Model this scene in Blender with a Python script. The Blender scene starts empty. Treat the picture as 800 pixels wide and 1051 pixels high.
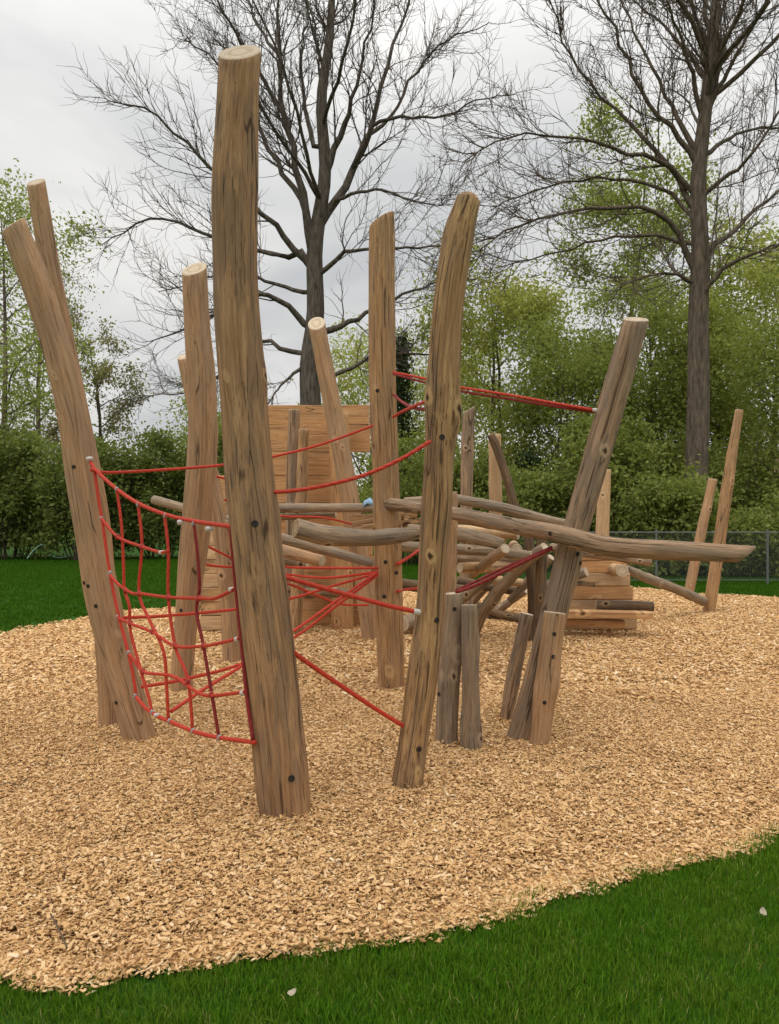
import bpy, math, random
import numpy as np
from mathutils import Vector, Matrix

PI = math.pi
F, CX, CY, H = 818.0, 400.0, 525.5, 1.5      # focal length and centre of the photograph in its pixels, eye height in metres
S = bpy.context.scene
COL = S.collection
rng = random.Random(7)
nrng = np.random.default_rng(7)


def W(px, py, d):
    return Vector(((px - CX) * d / F, d, H - (py - CY) * d / F))


def gd(py):
    return H * F / (py - CY)


def gpt(px, py):
    d = gd(py) * (H + 0.045) / H      # the chips and lawn lie a little below the posts' zero level
    return ((px - CX) * d / F, d)


# ------------------------------------------------------------------ materials
def new_mat(name):
    m = bpy.data.materials.new(name)
    m.use_nodes = True
    nt = m.node_tree
    nt.nodes.clear()
    out = nt.nodes.new('ShaderNodeOutputMaterial')
    return m, nt, out


def nd(nt, typ, ins=None, **kw):
    n = nt.nodes.new(typ)
    for k, v in kw.items():
        setattr(n, k, v)
    for k, v in (ins or {}).items():
        s = n.inputs[k]
        if isinstance(v, bpy.types.NodeSocket):
            nt.links.new(v, s)
        else:
            s.default_value = v
    return n


def ramp(nt, fac, stops):
    n = nt.nodes.new('ShaderNodeValToRGB')
    cr = n.color_ramp
    while len(cr.elements) < len(stops):
        cr.elements.new(0.5)
    for e, (p, c) in zip(cr.elements, stops):
        e.position = p
        e.color = (*c, 1) if len(c) == 3 else c
    nt.links.new(fac, n.inputs[0])
    return n.outputs[0]


def mixc(nt, fac, a, b, mode='MIX'):
    n = nt.nodes.new('ShaderNodeMix')
    n.data_type = 'RGBA'
    n.blend_type = mode
    for s, v in ((n.inputs[0], fac), (n.inputs[6], a), (n.inputs[7], b)):
        if isinstance(v, bpy.types.NodeSocket):
            nt.links.new(v, s)
        else:
            s.default_value = v if not isinstance(v, tuple) or len(v) == 4 else (*v, 1)
    return n.outputs[2]


def mth(nt, op, a, b=0.0, clamp=False):
    n = nt.nodes.new('ShaderNodeMath')
    n.operation = op
    n.use_clamp = clamp
    for s, v in ((n.inputs[0], a), (n.inputs[1], b)):
        if isinstance(v, bpy.types.NodeSocket):
            nt.links.new(v, s)
        else:
            s.default_value = v
    return n.outputs[0]


def attr(nt, name):
    return nd(nt, 'ShaderNodeAttribute', attribute_name=name)


def sstep(nt, v, a, b):
    n = nt.nodes.new('ShaderNodeMapRange')
    n.interpolation_type = 'SMOOTHSTEP'
    nt.links.new(v, n.inputs[0])
    n.inputs[1].default_value = a
    n.inputs[2].default_value = b
    return n.outputs[0]


def wood_mat(name, dark, mid, light, grey, grey_amt, crack=0.62, bump=0.6, rough=0.8, sharp=0.05):
    m, nt, out = new_mat(name)
    g = attr(nt, 'grain').outputs['Vector']

    def mp(sx, sz):
        return nd(nt, 'ShaderNodeVectorMath', {0: g, 1: (sx, sx, sz)}, operation='MULTIPLY').outputs[0]
    wob = nd(nt, 'ShaderNodeTexNoise', {'Vector': mp(3, 1.2), 'Scale': 1.0, 'Detail': 2.0}).outputs['Color']
    wv = nd(nt, 'ShaderNodeVectorMath', {0: wob, 1: (0.05, 0.05, 0.0)}, operation='MULTIPLY').outputs[0]
    g2 = nd(nt, 'ShaderNodeVectorMath', {0: g, 1: wv}, operation='ADD').outputs[0]

    def mp2(sx, sz):
        return nd(nt, 'ShaderNodeVectorMath', {0: g2, 1: (sx, sx, sz)}, operation='MULTIPLY').outputs[0]
    n1 = nd(nt, 'ShaderNodeTexNoise', {'Vector': mp2(58, 3.0), 'Scale': 1.0, 'Detail': 8.0, 'Roughness': 0.68}).outputs[0]
    n2 = nd(nt, 'ShaderNodeTexNoise', {'Vector': mp2(13, 2.0), 'Scale': 1.0, 'Detail': 5.0, 'Roughness': 0.6}).outputs[0]
    n3 = nd(nt, 'ShaderNodeTexNoise', {'Vector': mp2(70, 1.1), 'Scale': 1.0, 'Detail': 3.0}).outputs[0]
    n4 = nd(nt, 'ShaderNodeTexNoise', {'Vector': mp(60, 60), 'Scale': 1.0, 'Detail': 5.0}).outputs[0]
    n5 = nd(nt, 'ShaderNodeTexNoise', {'Vector': mp2(20, 0.8), 'Scale': 1.0, 'Detail': 3.0}).outputs[0]
    n6 = nd(nt, 'ShaderNodeTexNoise', {'Vector': mp(4, 1.6), 'Scale': 1.0, 'Detail': 3.0}).outputs[0]
    c = ramp(nt, mth(nt, 'ADD', mth(nt, 'MULTIPLY', n1, 0.75), mth(nt, 'MULTIPLY', n6, 0.25)), [(0.30, dark), (0.47, mid), (0.66, light)])
    patch = sstep(nt, n2, 0.50 - sharp, 0.50 + sharp)
    patch = mth(nt, 'MULTIPLY', patch, grey_amt)
    c = mixc(nt, patch, c, mixc(nt, n1, tuple(x * 0.6 for x in grey), tuple(x * 1.35 for x in grey)))
    c = mixc(nt, mth(nt, 'MULTIPLY', sstep(nt, n5, 0.55, 0.72), 0.55), c, tuple(x * 0.9 for x in dark))
    ck = sstep(nt, n3, crack, crack + 0.05)
    c = mixc(nt, mth(nt, 'MULTIPLY', ck, 0.75), c, tuple(x * 0.35 for x in dark))
    sp = sstep(nt, n4, 0.62, 0.75)
    c = mixc(nt, mth(nt, 'MULTIPLY', sp, 0.25), c, tuple(x * 0.5 for x in dark))
    fl = nd(nt, 'ShaderNodeTexNoise', {'Vector': mp(75, 9), 'Scale': 1.0, 'Detail': 4.0, 'Roughness': 0.6}).outputs[0]
    fl = mth(nt, 'MULTIPLY', sstep(nt, fl, 0.56, 0.66), sstep(nt, n6, 0.38, 0.62))
    c = mixc(nt, mth(nt, 'MULTIPLY', fl, 0.55), c, tuple(x * 0.8 for x in dark))
    fine = nd(nt, 'ShaderNodeTexNoise', {'Vector': mp2(240, 7), 'Scale': 1.0, 'Detail': 3.0}).outputs[0]
    c = mixc(nt, mth(nt, 'MULTIPLY', sstep(nt, fine, 0.5, 0.75), 0.35), c, tuple(x * 0.9 for x in dark))
    dry = nd(nt, 'ShaderNodeTexVoronoi', {'Vector': mp2(16, 0.55), 'Scale': 1.0}, feature='DISTANCE_TO_EDGE').outputs['Distance']
    dry = mth(nt, 'MULTIPLY', mth(nt, 'SUBTRACT', 1.0, sstep(nt, dry, 0.006, 0.022)), sstep(nt, n2, 0.46, 0.58))
    c = mixc(nt, mth(nt, 'MULTIPLY', dry, 0.8), c, tuple(x * 0.22 for x in dark))
    kn = attr(nt, 'knot').outputs['Fac']
    c = mixc(nt, mth(nt, 'MULTIPLY', sstep(nt, kn, 0.08, 0.3), 0.7), c, tuple(x * 1.05 for x in light))
    c = mixc(nt, sstep(nt, kn, 0.45, 0.75), c, tuple(x * 0.45 for x in dark))
    hgt = mth(nt, 'SUBTRACT', mth(nt, 'ADD', mth(nt, 'MULTIPLY', n1, 0.7), mth(nt, 'MULTIPLY', n2, 0.8)), mth(nt, 'ADD', mth(nt, 'MULTIPLY', ck, 0.5), mth(nt, 'ADD', mth(nt, 'MULTIPLY', dry, 0.7), mth(nt, 'MULTIPLY', fl, 0.25))))
    b = nd(nt, 'ShaderNodeBump', {'Height': hgt, 'Strength': bump, 'Distance': 0.012})
    p = nd(nt, 'ShaderNodeBsdfPrincipled', {'Base Color': c, 'Roughness': rough, 'Normal': b.outputs[0], 'Specular IOR Level': 0.25})
    nt.links.new(p.outputs[0], out.inputs[0])
    return m


def endgrain_mat(name, a, b_):
    m, nt, out = new_mat(name)
    g = attr(nt, 'grain').outputs['Vector']
    s = nd(nt, 'ShaderNodeSeparateXYZ', {0: g})
    wn = nd(nt, 'ShaderNodeTexNoise', {'Vector': g, 'Scale': 9.0, 'Detail': 4.0}).outputs[0]
    cap = attr(nt, 'capr').outputs['Fac']
    r = mth(nt, 'ADD', mth(nt, 'MULTIPLY', cap, 95.0), mth(nt, 'MULTIPLY', wn, 6.0))
    w = mth(nt, 'ADD', mth(nt, 'MULTIPLY', mth(nt, 'SINE', r), 0.5), 0.5)
    c = mixc(nt, w, a, b_)
    n2 = nd(nt, 'ShaderNodeTexNoise', {'Vector': g, 'Scale': 40.0, 'Detail': 5.0}).outputs[0]
    c = mixc(nt, mth(nt, 'MULTIPLY', sstep(nt, n2, 0.5, 0.75), 0.5), c, tuple(x * 0.55 for x in b_))
    p = nd(nt, 'ShaderNodeBsdfPrincipled', {'Base Color': c, 'Roughness': 0.85, 'Specular IOR Level': 0.2})
    nt.links.new(p.outputs[0], out.inputs[0])
    return m


def plain_mat(name, col, rough=0.6, metal=0.0, var=0.15, scale=40.0, spec=0.4):
    m, nt, out = new_mat(name)
    tc = nd(nt, 'ShaderNodeTexCoord').outputs['Object']
    n = nd(nt, 'ShaderNodeTexNoise', {'Vector': tc, 'Scale': scale, 'Detail': 5.0}).outputs[0]
    c = mixc(nt, n, tuple(max(0, x * (1 - 2 * var)) for x in col), tuple(x * (1 + 2 * var) for x in col))
    p = nd(nt, 'ShaderNodeBsdfPrincipled', {'Base Color': c, 'Roughness': rough, 'Metallic': metal, 'Specular IOR Level': spec})
    nt.links.new(p.outputs[0], out.inputs[0])
    return m


def rope_mat(name, a, b_):
    m, nt, out = new_mat(name)
    g = attr(nt, 'grain').outputs['Vector']
    s = nd(nt, 'ShaderNodeSeparateXYZ', {0: g})
    # three twisted strands: angle is stored in x (turns), length in z
    ph = mth(nt, 'ADD', mth(nt, 'MULTIPLY', s.outputs[0], 3 * 2 * PI), mth(nt, 'MULTIPLY', s.outputs[2], 120.0))
    w = mth(nt, 'ADD', mth(nt, 'MULTIPLY', mth(nt, 'SINE', ph), 0.5), 0.5)
    n = nd(nt, 'ShaderNodeTexNoise', {'Vector': g, 'Scale': 14.0, 'Detail': 4.0}).outputs[0]
    c = mixc(nt, n, a, b_)
    bp = nd(nt, 'ShaderNodeBump', {'Height': w, 'Strength': 0.5, 'Distance': 0.004})
    p = nd(nt, 'ShaderNodeBsdfPrincipled', {'Base Color': c, 'Roughness': 0.65, 'Normal': bp.outputs[0], 'Specular IOR Level': 0.3})
    nt.links.new(p.outputs[0], out.inputs[0])
    return m


def leaf_mat(name, stops, trans=0.4, rough=0.6, tint=(0.32, 0.38, 0.04), spec=0.2):
    m, nt, out = new_mat(name)
    r = attr(nt, 'rnd').outputs['Fac']
    c = ramp(nt, r, stops)
    d = nd(nt, 'ShaderNodeBsdfPrincipled', {'Base Color': c, 'Roughness': rough, 'Specular IOR Level': spec})
    t = nd(nt, 'ShaderNodeBsdfTranslucent', {'Color': mixc(nt, 0.35, c, tint)})
    mx = nd(nt, 'ShaderNodeMixShader', {0: trans, 1: d.outputs[0], 2: t.outputs[0]})
    nt.links.new(mx.outputs[0], out.inputs[0])
    return m


def bark_mat(name, a, b_):
    m, nt, out = new_mat(name)
    tc = nd(nt, 'ShaderNodeTexCoord').outputs['Object']
    mp = nd(nt, 'ShaderNodeVectorMath', {0: tc, 1: (9, 9, 1.6)}, operation='MULTIPLY').outputs[0]
    n = nd(nt, 'ShaderNodeTexNoise', {'Vector': mp, 'Scale': 1.6, 'Detail': 8.0, 'Roughness': 0.7}).outputs[0]
    c = ramp(nt, n, [(0.38, a), (0.62, b_)])
    bp = nd(nt, 'ShaderNodeBump', {'Height': n, 'Strength': 0.8, 'Distance': 0.05})
    p = nd(nt, 'ShaderNodeBsdfPrincipled', {'Base Color': c, 'Roughness': 0.9, 'Normal': bp.outputs[0], 'Specular IOR Level': 0.15})
    nt.links.new(p.outputs[0], out.inputs[0])
    return m


WOOD = {
    'tall': wood_mat('wood_stripped_brown', (0.165, 0.085, 0.039), (0.36, 0.203, 0.098), (0.52, 0.32, 0.16), (0.26, 0.166, 0.096), 0.75, 0.66, 0.8, 0.8, 0.035),
    'tan': wood_mat('wood_smooth_tan', (0.23, 0.125, 0.057), (0.42, 0.245, 0.125), (0.53, 0.335, 0.185), (0.31, 0.215, 0.14), 0.5, 0.70, 0.4, 0.8, 0.09),
    'gold': wood_mat('wood_golden', (0.20, 0.098, 0.038), (0.42, 0.24, 0.11), (0.56, 0.355, 0.18), (0.29, 0.19, 0.115), 0.5, 0.62, 0.6, 0.8, 0.06),
    'rugged': wood_mat('wood_rugged', (0.14, 0.074, 0.032), (0.37, 0.21, 0.095), (0.56, 0.36, 0.165), (0.255, 0.17, 0.10), 0.65, 0.60, 0.9, 0.8, 0.06),
    'greytan': wood_mat('wood_grey_tan', (0.15, 0.088, 0.046), (0.34, 0.215, 0.125), (0.47, 0.33, 0.205), (0.255, 0.185, 0.125), 0.85, 0.60, 0.7, 0.8, 0.05),
    'grey': wood_mat('wood_silver_grey', (0.135, 0.092, 0.056), (0.29, 0.205, 0.13), (0.44, 0.325, 0.215), (0.25, 0.195, 0.14), 0.85, 0.66, 0.5, 0.8, 0.07),
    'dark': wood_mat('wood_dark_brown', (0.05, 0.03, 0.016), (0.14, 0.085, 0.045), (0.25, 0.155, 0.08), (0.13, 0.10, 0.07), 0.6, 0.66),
    'plank': wood_mat('wood_fresh_plank', (0.33, 0.15, 0.055), (0.55, 0.29, 0.122), (0.65, 0.395, 0.19), (0.42, 0.26, 0.14), 0.4, 0.70, 0.35, 0.8, 0.1),
    'pale': wood_mat('wood_pale_new', (0.35, 0.20, 0.095), (0.54, 0.345, 0.18), (0.65, 0.45, 0.26), (0.42, 0.30, 0.19), 0.4, 0.72, 0.3, 0.8, 0.1),
}
END = endgrain_mat('wood_end_grain', (0.58, 0.47, 0.34), (0.47, 0.36, 0.245))
END_DARK = endgrain_mat('wood_end_grain_weathered', (0.42, 0.31, 0.19), (0.27, 0.18, 0.10))
RED = rope_mat('red_rope', (0.47, 0.030, 0.014), (0.60, 0.065, 0.032))
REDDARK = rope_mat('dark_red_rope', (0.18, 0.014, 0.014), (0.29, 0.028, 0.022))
METAL = plain_mat('galvanised_metal', (0.36, 0.33, 0.32), 0.5, 0.3, 0.1)
WHITE = plain_mat('white_plastic', (0.55, 0.50, 0.46), 0.45, 0, 0.06)
BLACK = plain_mat('dark_bolt', (0.03, 0.024, 0.02), 0.6, 0, 0.2)
CLAMP = plain_mat('red_clamp', (0.33, 0.03, 0.025), 0.45, 0, 0.2)
BARK = bark_mat('bark_dark', (0.055, 0.045, 0.036), (0.16, 0.13, 0.105))
BARK2 = bark_mat('bark_brown', (0.065, 0.05, 0.037), (0.17, 0.132, 0.098))
LEAF_SPRING = leaf_mat('leaf_spring', [(0, (0.27, 0.30, 0.06)), (0.5, (0.41, 0.43, 0.10)), (1, (0.56, 0.54, 0.19))], 0.5)
LEAF_MID = leaf_mat('leaf_mid', [(0, (0.17, 0.215, 0.045)), (0.6, (0.29, 0.33, 0.08)), (1, (0.41, 0.42, 0.14))], 0.5)
LEAF_BUSH = leaf_mat('leaf_bush', [(0, (0.135, 0.175, 0.038)), (0.6, (0.235, 0.275, 0.065)), (1, (0.36, 0.37, 0.115))], 0.5)
LEAF_HEDGE = leaf_mat('leaf_hedge', [(0, (0.09, 0.125, 0.028)), (0.6, (0.165, 0.205, 0.05)), (1, (0.27, 0.29, 0.09))], 0.45)
LEAF_DARK = leaf_mat('leaf_evergreen', [(0, (0.018, 0.034, 0.012)), (1, (0.05, 0.08, 0.025))], 0.15)
LEAF_BROWN = leaf_mat('leaf_bud_brown', [(0, (0.16, 0.13, 0.06)), (0.6, (0.24, 0.20, 0.09)), (1, (0.32, 0.30, 0.12))], 0.45)
GRASS = leaf_mat('grass_blade', [(0, (0.045, 0.125, 0.005)), (0.55, (0.088, 0.205, 0.010)), (0.93, (0.16, 0.29, 0.026)), (1, (0.30, 0.28, 0.09))], 0.32, 0.8, (0.12, 0.23, 0.008), 0.05)
GRASS_DRY = leaf_mat('grass_blade_pale', [(0, (0.07, 0.14, 0.008)), (0.55, (0.125, 0.22, 0.016)), (0.9, (0.21, 0.29, 0.04)), (1, (0.34, 0.29, 0.12))], 0.32, 0.8, (0.15, 0.23, 0.012), 0.05)
GRASS_FAR = leaf_mat('grass_blade_far', [(0, (0.026, 0.08, 0.004)), (0.6, (0.05, 0.13, 0.008)), (1, (0.10, 0.19, 0.02))], 0.3, 0.8, (0.07, 0.15, 0.005), 0.05)


# ------------------------------------------------------------------ mesh helpers
def mesh_obj(name, V, faces, mats, parent=None, smooth=True, grain=None, knot=None, capr=None, midx=None, rnd=None):
    me = bpy.data.meshes.new(name)
    me.from_pydata([tuple(v) for v in V], [], faces)
    for m in mats:
        me.materials.append(m)
    n = len(me.vertices)
    if grain is not None:
        a = me.attributes.new('grain', 'FLOAT_VECTOR', 'POINT')
        a.data.foreach_set('vector', np.asarray(grain, dtype=np.float32).ravel())
    if knot is not None:
        a = me.attributes.new('knot', 'FLOAT', 'POINT')
        a.data.foreach_set('value', np.asarray(knot, dtype=np.float32))
    if capr is not None:
        a = me.attributes.new('capr', 'FLOAT', 'POINT')
        a.data.foreach_set('value', np.asarray(capr, dtype=np.float32))
    if midx is not None:
        me.polygons.foreach_set('material_index', np.asarray(midx, dtype=np.int32))
    sm = np.ones(len(me.polygons), dtype=bool) if smooth is True else (np.zeros(len(me.polygons), dtype=bool) if smooth is False else np.asarray(smooth, dtype=bool))
    me.polygons.foreach_set('use_smooth', sm)
    me.update()
    o = bpy.data.objects.new(name, me)
    COL.objects.link(o)
    if parent is not None:
        o.parent = parent
    return o


def fast_mesh(name, V, Q, mat, parent=None, rnd=None, smooth=True, link=True, T=None):
    """V (n,3), Q (m,4) quads, T (k,3) triangles, rnd one value per face."""
    me = bpy.data.meshes.new(name)
    V = np.asarray(V, dtype=np.float32)
    Q = np.asarray(Q, dtype=np.int32).reshape(-1, 4)
    T = np.zeros((0, 3), np.int32) if T is None else np.asarray(T, dtype=np.int32).reshape(-1, 3)
    me.vertices.add(len(V))
    me.vertices.foreach_set('co', V.ravel())
    loops = np.concatenate([Q.ravel(), T.ravel()])
    me.loops.add(len(loops))
    me.loops.foreach_set('vertex_index', loops)
    np_ = len(Q) + len(T)
    me.polygons.add(np_)
    st = np.concatenate([np.arange(len(Q)) * 4, len(Q) * 4 + np.arange(len(T)) * 3]).astype(np.int32)
    me.polygons.foreach_set('loop_start', st)
    me.polygons.foreach_set('use_smooth', np.full(np_, smooth, dtype=bool))
    if rnd is not None:
        a = me.attributes.new('rnd', 'FLOAT', 'FACE')
        a.data.foreach_set('value', np.asarray(rnd, dtype=np.float32))
    me.materials.append(mat)
    me.update(calc_edges=True)
    me.validate()
    o = bpy.data.objects.new(name, me)
    if link:
        COL.objects.link(o)
    if parent is not None:
        o.parent = parent
    return o


def tag(o, label=None, cat=None, group=None, kind=None):
    if label:
        o['label'] = label
    if cat:
        o['category'] = cat
    if group:
        o['group'] = group
    if kind or cat:
        o['kind'] = kind or o.get('kind') or 'thing'
    return o


def empty(name, loc):
    o = bpy.data.objects.new(name, None)
    o.empty_display_size = 0.2
    o.location = loc
    COL.objects.link(o)
    return o


def keep(o, parent):
    """parent o without moving it (its mesh is in world coordinates and the parent is unrotated)"""
    o.parent = parent
    o.matrix_parent_inverse = Matrix.Translation(-Vector(parent.location))
    return o


def catmull(P, n):
    P = [np.array(p, dtype=float) for p in P]
    if len(P) == 2:
        return np.array([P[0] + (P[1] - P[0]) * t for t in np.linspace(0, 1, n)])
    seg = np.array([np.linalg.norm(P[i + 1][:3] - P[i][:3]) for i in range(len(P) - 1)])
    cum = np.concatenate([[0], np.cumsum(seg)])
    ext = [2 * P[0] - P[1]] + P + [2 * P[-1] - P[-2]]
    out = []
    for u in np.linspace(0, cum[-1], n):
        i = min(int(np.searchsorted(cum, u, side='right')) - 1, len(P) - 2)
        t = (u - cum[i]) / seg[i]
        a, b, c, d = ext[i], ext[i + 1], ext[i + 2], ext[i + 3]
        out.append(0.5 * (2 * b + (c - a) * t + (2 * a - 5 * b + 4 * c - d) * t * t + (3 * b - a - 3 * c + d) * t ** 3))
    return np.array(out)


LOGS = {}


def sweep(name, ctrl, mat, end_mat, up=(0, 1, 0), sides=24, step=0.05, lump=0.05, knots=4, tilt0=(0, 0), tilt1=(0, 0),
          profile=None, dome=0.0, seed=0, flat0=None):
    """a log along ctrl = rows (x, y, z, radius). tilt = slope of the sawn end along (side, up). profile(theta) scales the radius."""
    r_ = random.Random(seed * 13 + 5)
    L = sum(np.linalg.norm(np.array(ctrl[i + 1][:3]) - np.array(ctrl[i][:3])) for i in range(len(ctrl) - 1))
    n = max(8, int(L / step))
    P = catmull(ctrl, n)
    pts, R = P[:, :3], P[:, 3]
    T = np.gradient(pts, axis=0)
    T /= np.linalg.norm(T, axis=1)[:, None]
    U0 = np.array(up, dtype=float)
    sd = np.cross(T, U0)
    sd /= np.linalg.norm(sd, axis=1)[:, None]
    U = np.cross(sd, T)
    s = np.concatenate([[0], np.cumsum(np.linalg.norm(np.diff(pts, axis=0), axis=1))])
    th = np.arange(sides) * 2 * PI / sides
    ph = [(r_.uniform(0, 6.28), r_.uniform(-3, 3), k, r_.uniform(0.4, 1) / k ** 0.8) for k in (1, 2, 3, 4, 5, 7)]
    bn = [(r_.uniform(0, 6.28), r_.uniform(3, 9), r_.uniform(0.3, 1)) for _ in range(4)]
    kn = [(r_.uniform(0, 6.28), r_.uniform(0.05, 0.97) * L, r_.uniform(0.018, 0.045)) for _ in range(knots)]
    V, G, K, C = [], [], [], []
    off = np.array([r_.uniform(-9, 9), r_.uniform(-9, 9), r_.uniform(-9, 9)])
    for i in range(n):
        rr = np.ones(sides)
        for (p, f, k, a) in ph:
            rr += lump * 0.5 * a * np.sin(k * th + p + f * s[i])
        for (p, f, a) in bn:
            rr += lump * 0.35 * a * math.sin(f * s[i] + p)
        kk = np.zeros(sides)
        for (kt, ks, kw) in kn:
            dth = (th - kt + PI) % (2 * PI) - PI
            d2 = (dth * R[i]) ** 2 + ((s[i] - ks) * 0.75) ** 2
            e = np.exp(-d2 / (2 * (kw * 1.5) ** 2))
            rr += 0.10 * e * kw / 0.03 * 0.1 / max(R[i], 0.05)
            kk = np.maximum(kk, np.exp(-d2 / (2 * (kw * 0.5) ** 2)))
        if profile is not None:
            rr *= profile(th)
        rad = R[i] * rr
        for j in range(sides):
            a, b = rad[j] * math.cos(th[j]), rad[j] * math.sin(th[j])
            p = pts[i] + sd[i] * a + U[i] * b
            d = 2.5 * R[i]
            t1 = max(0.0, 1 - (L - s[i]) / d)
            t0 = max(0.0, 1 - s[i] / d)
            p = p + T[i] * ((tilt1[0] * a + tilt1[1] * b) * t1 - (tilt0[0] * a + tilt0[1] * b) * t0)
            V.append(p)
            G.append((a + off[0], b + off[1], s[i] + off[2]))
        K.extend(kk)
        C.extend([0.0] * sides)
    faces, mi = [], []
    for i in range(n - 1):
        for j in range(sides):
            k = (j + 1) % sides
            faces.append((i * sides + j, i * sides + k, (i + 1) * sides + k, (i + 1) * sides + j))
            mi.append(0)
    smooth = [True] * len(faces)
    # ends: a slightly worn rim, then a flat or domed face of concentric rings
    for (ring, sgn, tl, dm) in ((0, -1, tilt0, 0.0), (n - 1, 1, tilt1, dome)):
        base = ring * sides
        prev = list(range(base, base + sides))
        c0 = np.mean([V[q] for q in prev], axis=0)
        for q, (f, lift) in enumerate(((0.95, 0.05), (0.6, 0.05 + dm * 0.7), (0.25, 0.05 + dm))):
            cur = []
            for j in range(sides):
                p = c0 + (np.array(V[base + j]) - c0) * f + T[ring] * sgn * R[ring] * lift
                cur.append(len(V))
                V.append(p)
                g = G[base + j]
                G.append((off[0] + (g[0] - off[0]) * f, off[1] + (g[1] - off[1]) * f, g[2] + sgn * R[ring] * (1 - f)))
                K.append(0.0)
                C.append(f * R[ring])
            for j in range(sides):
                k = (j + 1) % sides
                q4 = (prev[j], prev[k], cur[k], cur[j])
                faces.append(q4 if sgn > 0 else q4[::-1])
                mi.append(1 if (q > 0 or dm == 0) and not (dm > 0 and q == 1) else 0)
                smooth.append(dm > 0)
            prev = cur
        c = len(V)
        V.append(np.mean([V[q] for q in prev], axis=0))
        G.append((off[0], off[1], G[base][2]))
        K.append(0.0)
        C.append(0.0)
        for j in range(sides):
            k = (j + 1) % sides
            f3 = (prev[j], prev[k], c)
            faces.append(f3 if sgn > 0 else f3[::-1])
            mi.append(1)
            smooth.append(dm > 0)
    o0 = pts[0].copy()
    V = [v - o0 for v in V]
    o = mesh_obj(name, V, faces, [mat, end_mat], None, smooth, G, K, C, mi)
    o.location = o0
    o['_'] = 0
    del o['_']
    LOGS[o.name] = (pts, R)
    return o


SEED = [0]


def log(name, label, cat, pts, mat='tan', group=None, ground=True, end=None, depth=None, **kw):
    """pts rows (px, py, width_px[, depth]) from the photograph, listed from the foot (or left end) up; ground: first row stands on the chips."""
    SEED[0] += 1
    rows = []
    d0 = depth
    if ground and d0 is None:
        d0 = gd(pts[0][1])
        d0 += 0.5 * pts[0][2] * d0 / F
    for p in pts:
        d = p[3] if len(p) > 3 else d0
        v = W(p[0], p[1], d)
        rows.append([v.x, v.y, v.z, 0.5 * p[2] * d / F])
    if ground:
        a, b = np.array(rows[0]), np.array(rows[1])
        a[2] = min(a[2], 0.0)
        u = (a - b) / np.linalg.norm(a[:3] - b[:3])
        e = a + u * 0.25
        e[3] = a[3]
        rows = [list(e), list(a)] + rows[1:]
    vert = abs(rows[-1][2] - rows[0][2]) > 0.75 * np.linalg.norm(np.array(rows[-1][:3]) - np.array(rows[0][:3]))
    if vert:
        for k in ('tilt0', 'tilt1'):
            if k in kw:
                kw[k] = (-kw[k][0], -kw[k][1])
    o = sweep(name, rows, WOOD[mat], end or END, up=(0, 1, 0) if vert else (0, 0, 1), seed=SEED[0], **kw)
    tag(o, label, cat, group)
    return o


def disc_mesh():
    V, Fc = [], []
    prof = [(1.25, 0.0), (1.2, 0.35), (0.95, 0.4), (0.85, 0.1), (0.0, 0.1)]
    n = 14
    for (r, z) in prof[:-1]:
        for j in range(n):
            a = j * 2 * PI / n
            V.append((r * math.cos(a), r * math.sin(a), z))
    V.append((0, 0, prof[-1][1]))
    for q in range(len(prof) - 2):
        for j in range(n):
            k = (j + 1) % n
            Fc.append((q * n + j, q * n + k, (q + 1) * n + k, (q + 1) * n + j))
    b = (len(prof) - 2) * n
    for j in range(n):
        Fc.append((b + j, b + (j + 1) % n, len(V) - 1))
    me = bpy.data.meshes.new('bolt_hole')
    me.from_pydata(V, [], Fc)
    me.materials.append(BLACK)
    return me


BOLT = disc_mesh()


def bolt(o, px, py, size=0.014):
    pts, R = LOGS[o.name]
    pix = np.array([(CX + p[0] * F / p[1], CY - (p[2] - H) * F / p[1]) for p in pts])
    i = int(np.argmin((pix[:, 0] - px) ** 2 * 0.05 + (pix[:, 1] - py) ** 2)) if abs(pts[-1][2] - pts[0][2]) > 0.6 * np.linalg.norm(pts[-1] - pts[0]) else int(np.argmin((pix[:, 0] - px) ** 2 + 0.05 * (pix[:, 1] - py) ** 2))
    c = pts[i]
    p = W(px, py, c[1])
    dx = Vector((p.x - c[0], 0, p.z - c[2]))
    T = Vector(pts[min(i + 1, len(pts) - 1)] - pts[max(i - 1, 0)]).normalized()
    lat = dx - T * dx.dot(T)
    r = R[i]
    l = min(lat.length, r * 0.85)
    latn = lat.normalized() if lat.length > 1e-6 else Vector((1, 0, 0))
    fw = (Vector((0, -1, 0)) - T * T.dot(Vector((0, -1, 0)))).normalized()
    nrm = (latn * l + fw * math.sqrt(r * r - l * l)) / r
    along = T * dx.dot(T)
    pos = Vector(c) + along + nrm * r * 0.985
    # settle on the real surface of the mesh
    hit = o.closest_point_on_mesh(pos - o.location)
    if hit[0]:
        pos = Vector(hit[1]) + o.location
    b = bpy.data.objects.new('bolt_hole', BOLT)
    COL.objects.link(b)
    b.parent = o
    b.location = pos - Vector(o.location)
    b.rotation_euler = nrm.to_track_quat('Z', 'Y').to_euler()
    b.scale = (size,) * 3
    return b


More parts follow.
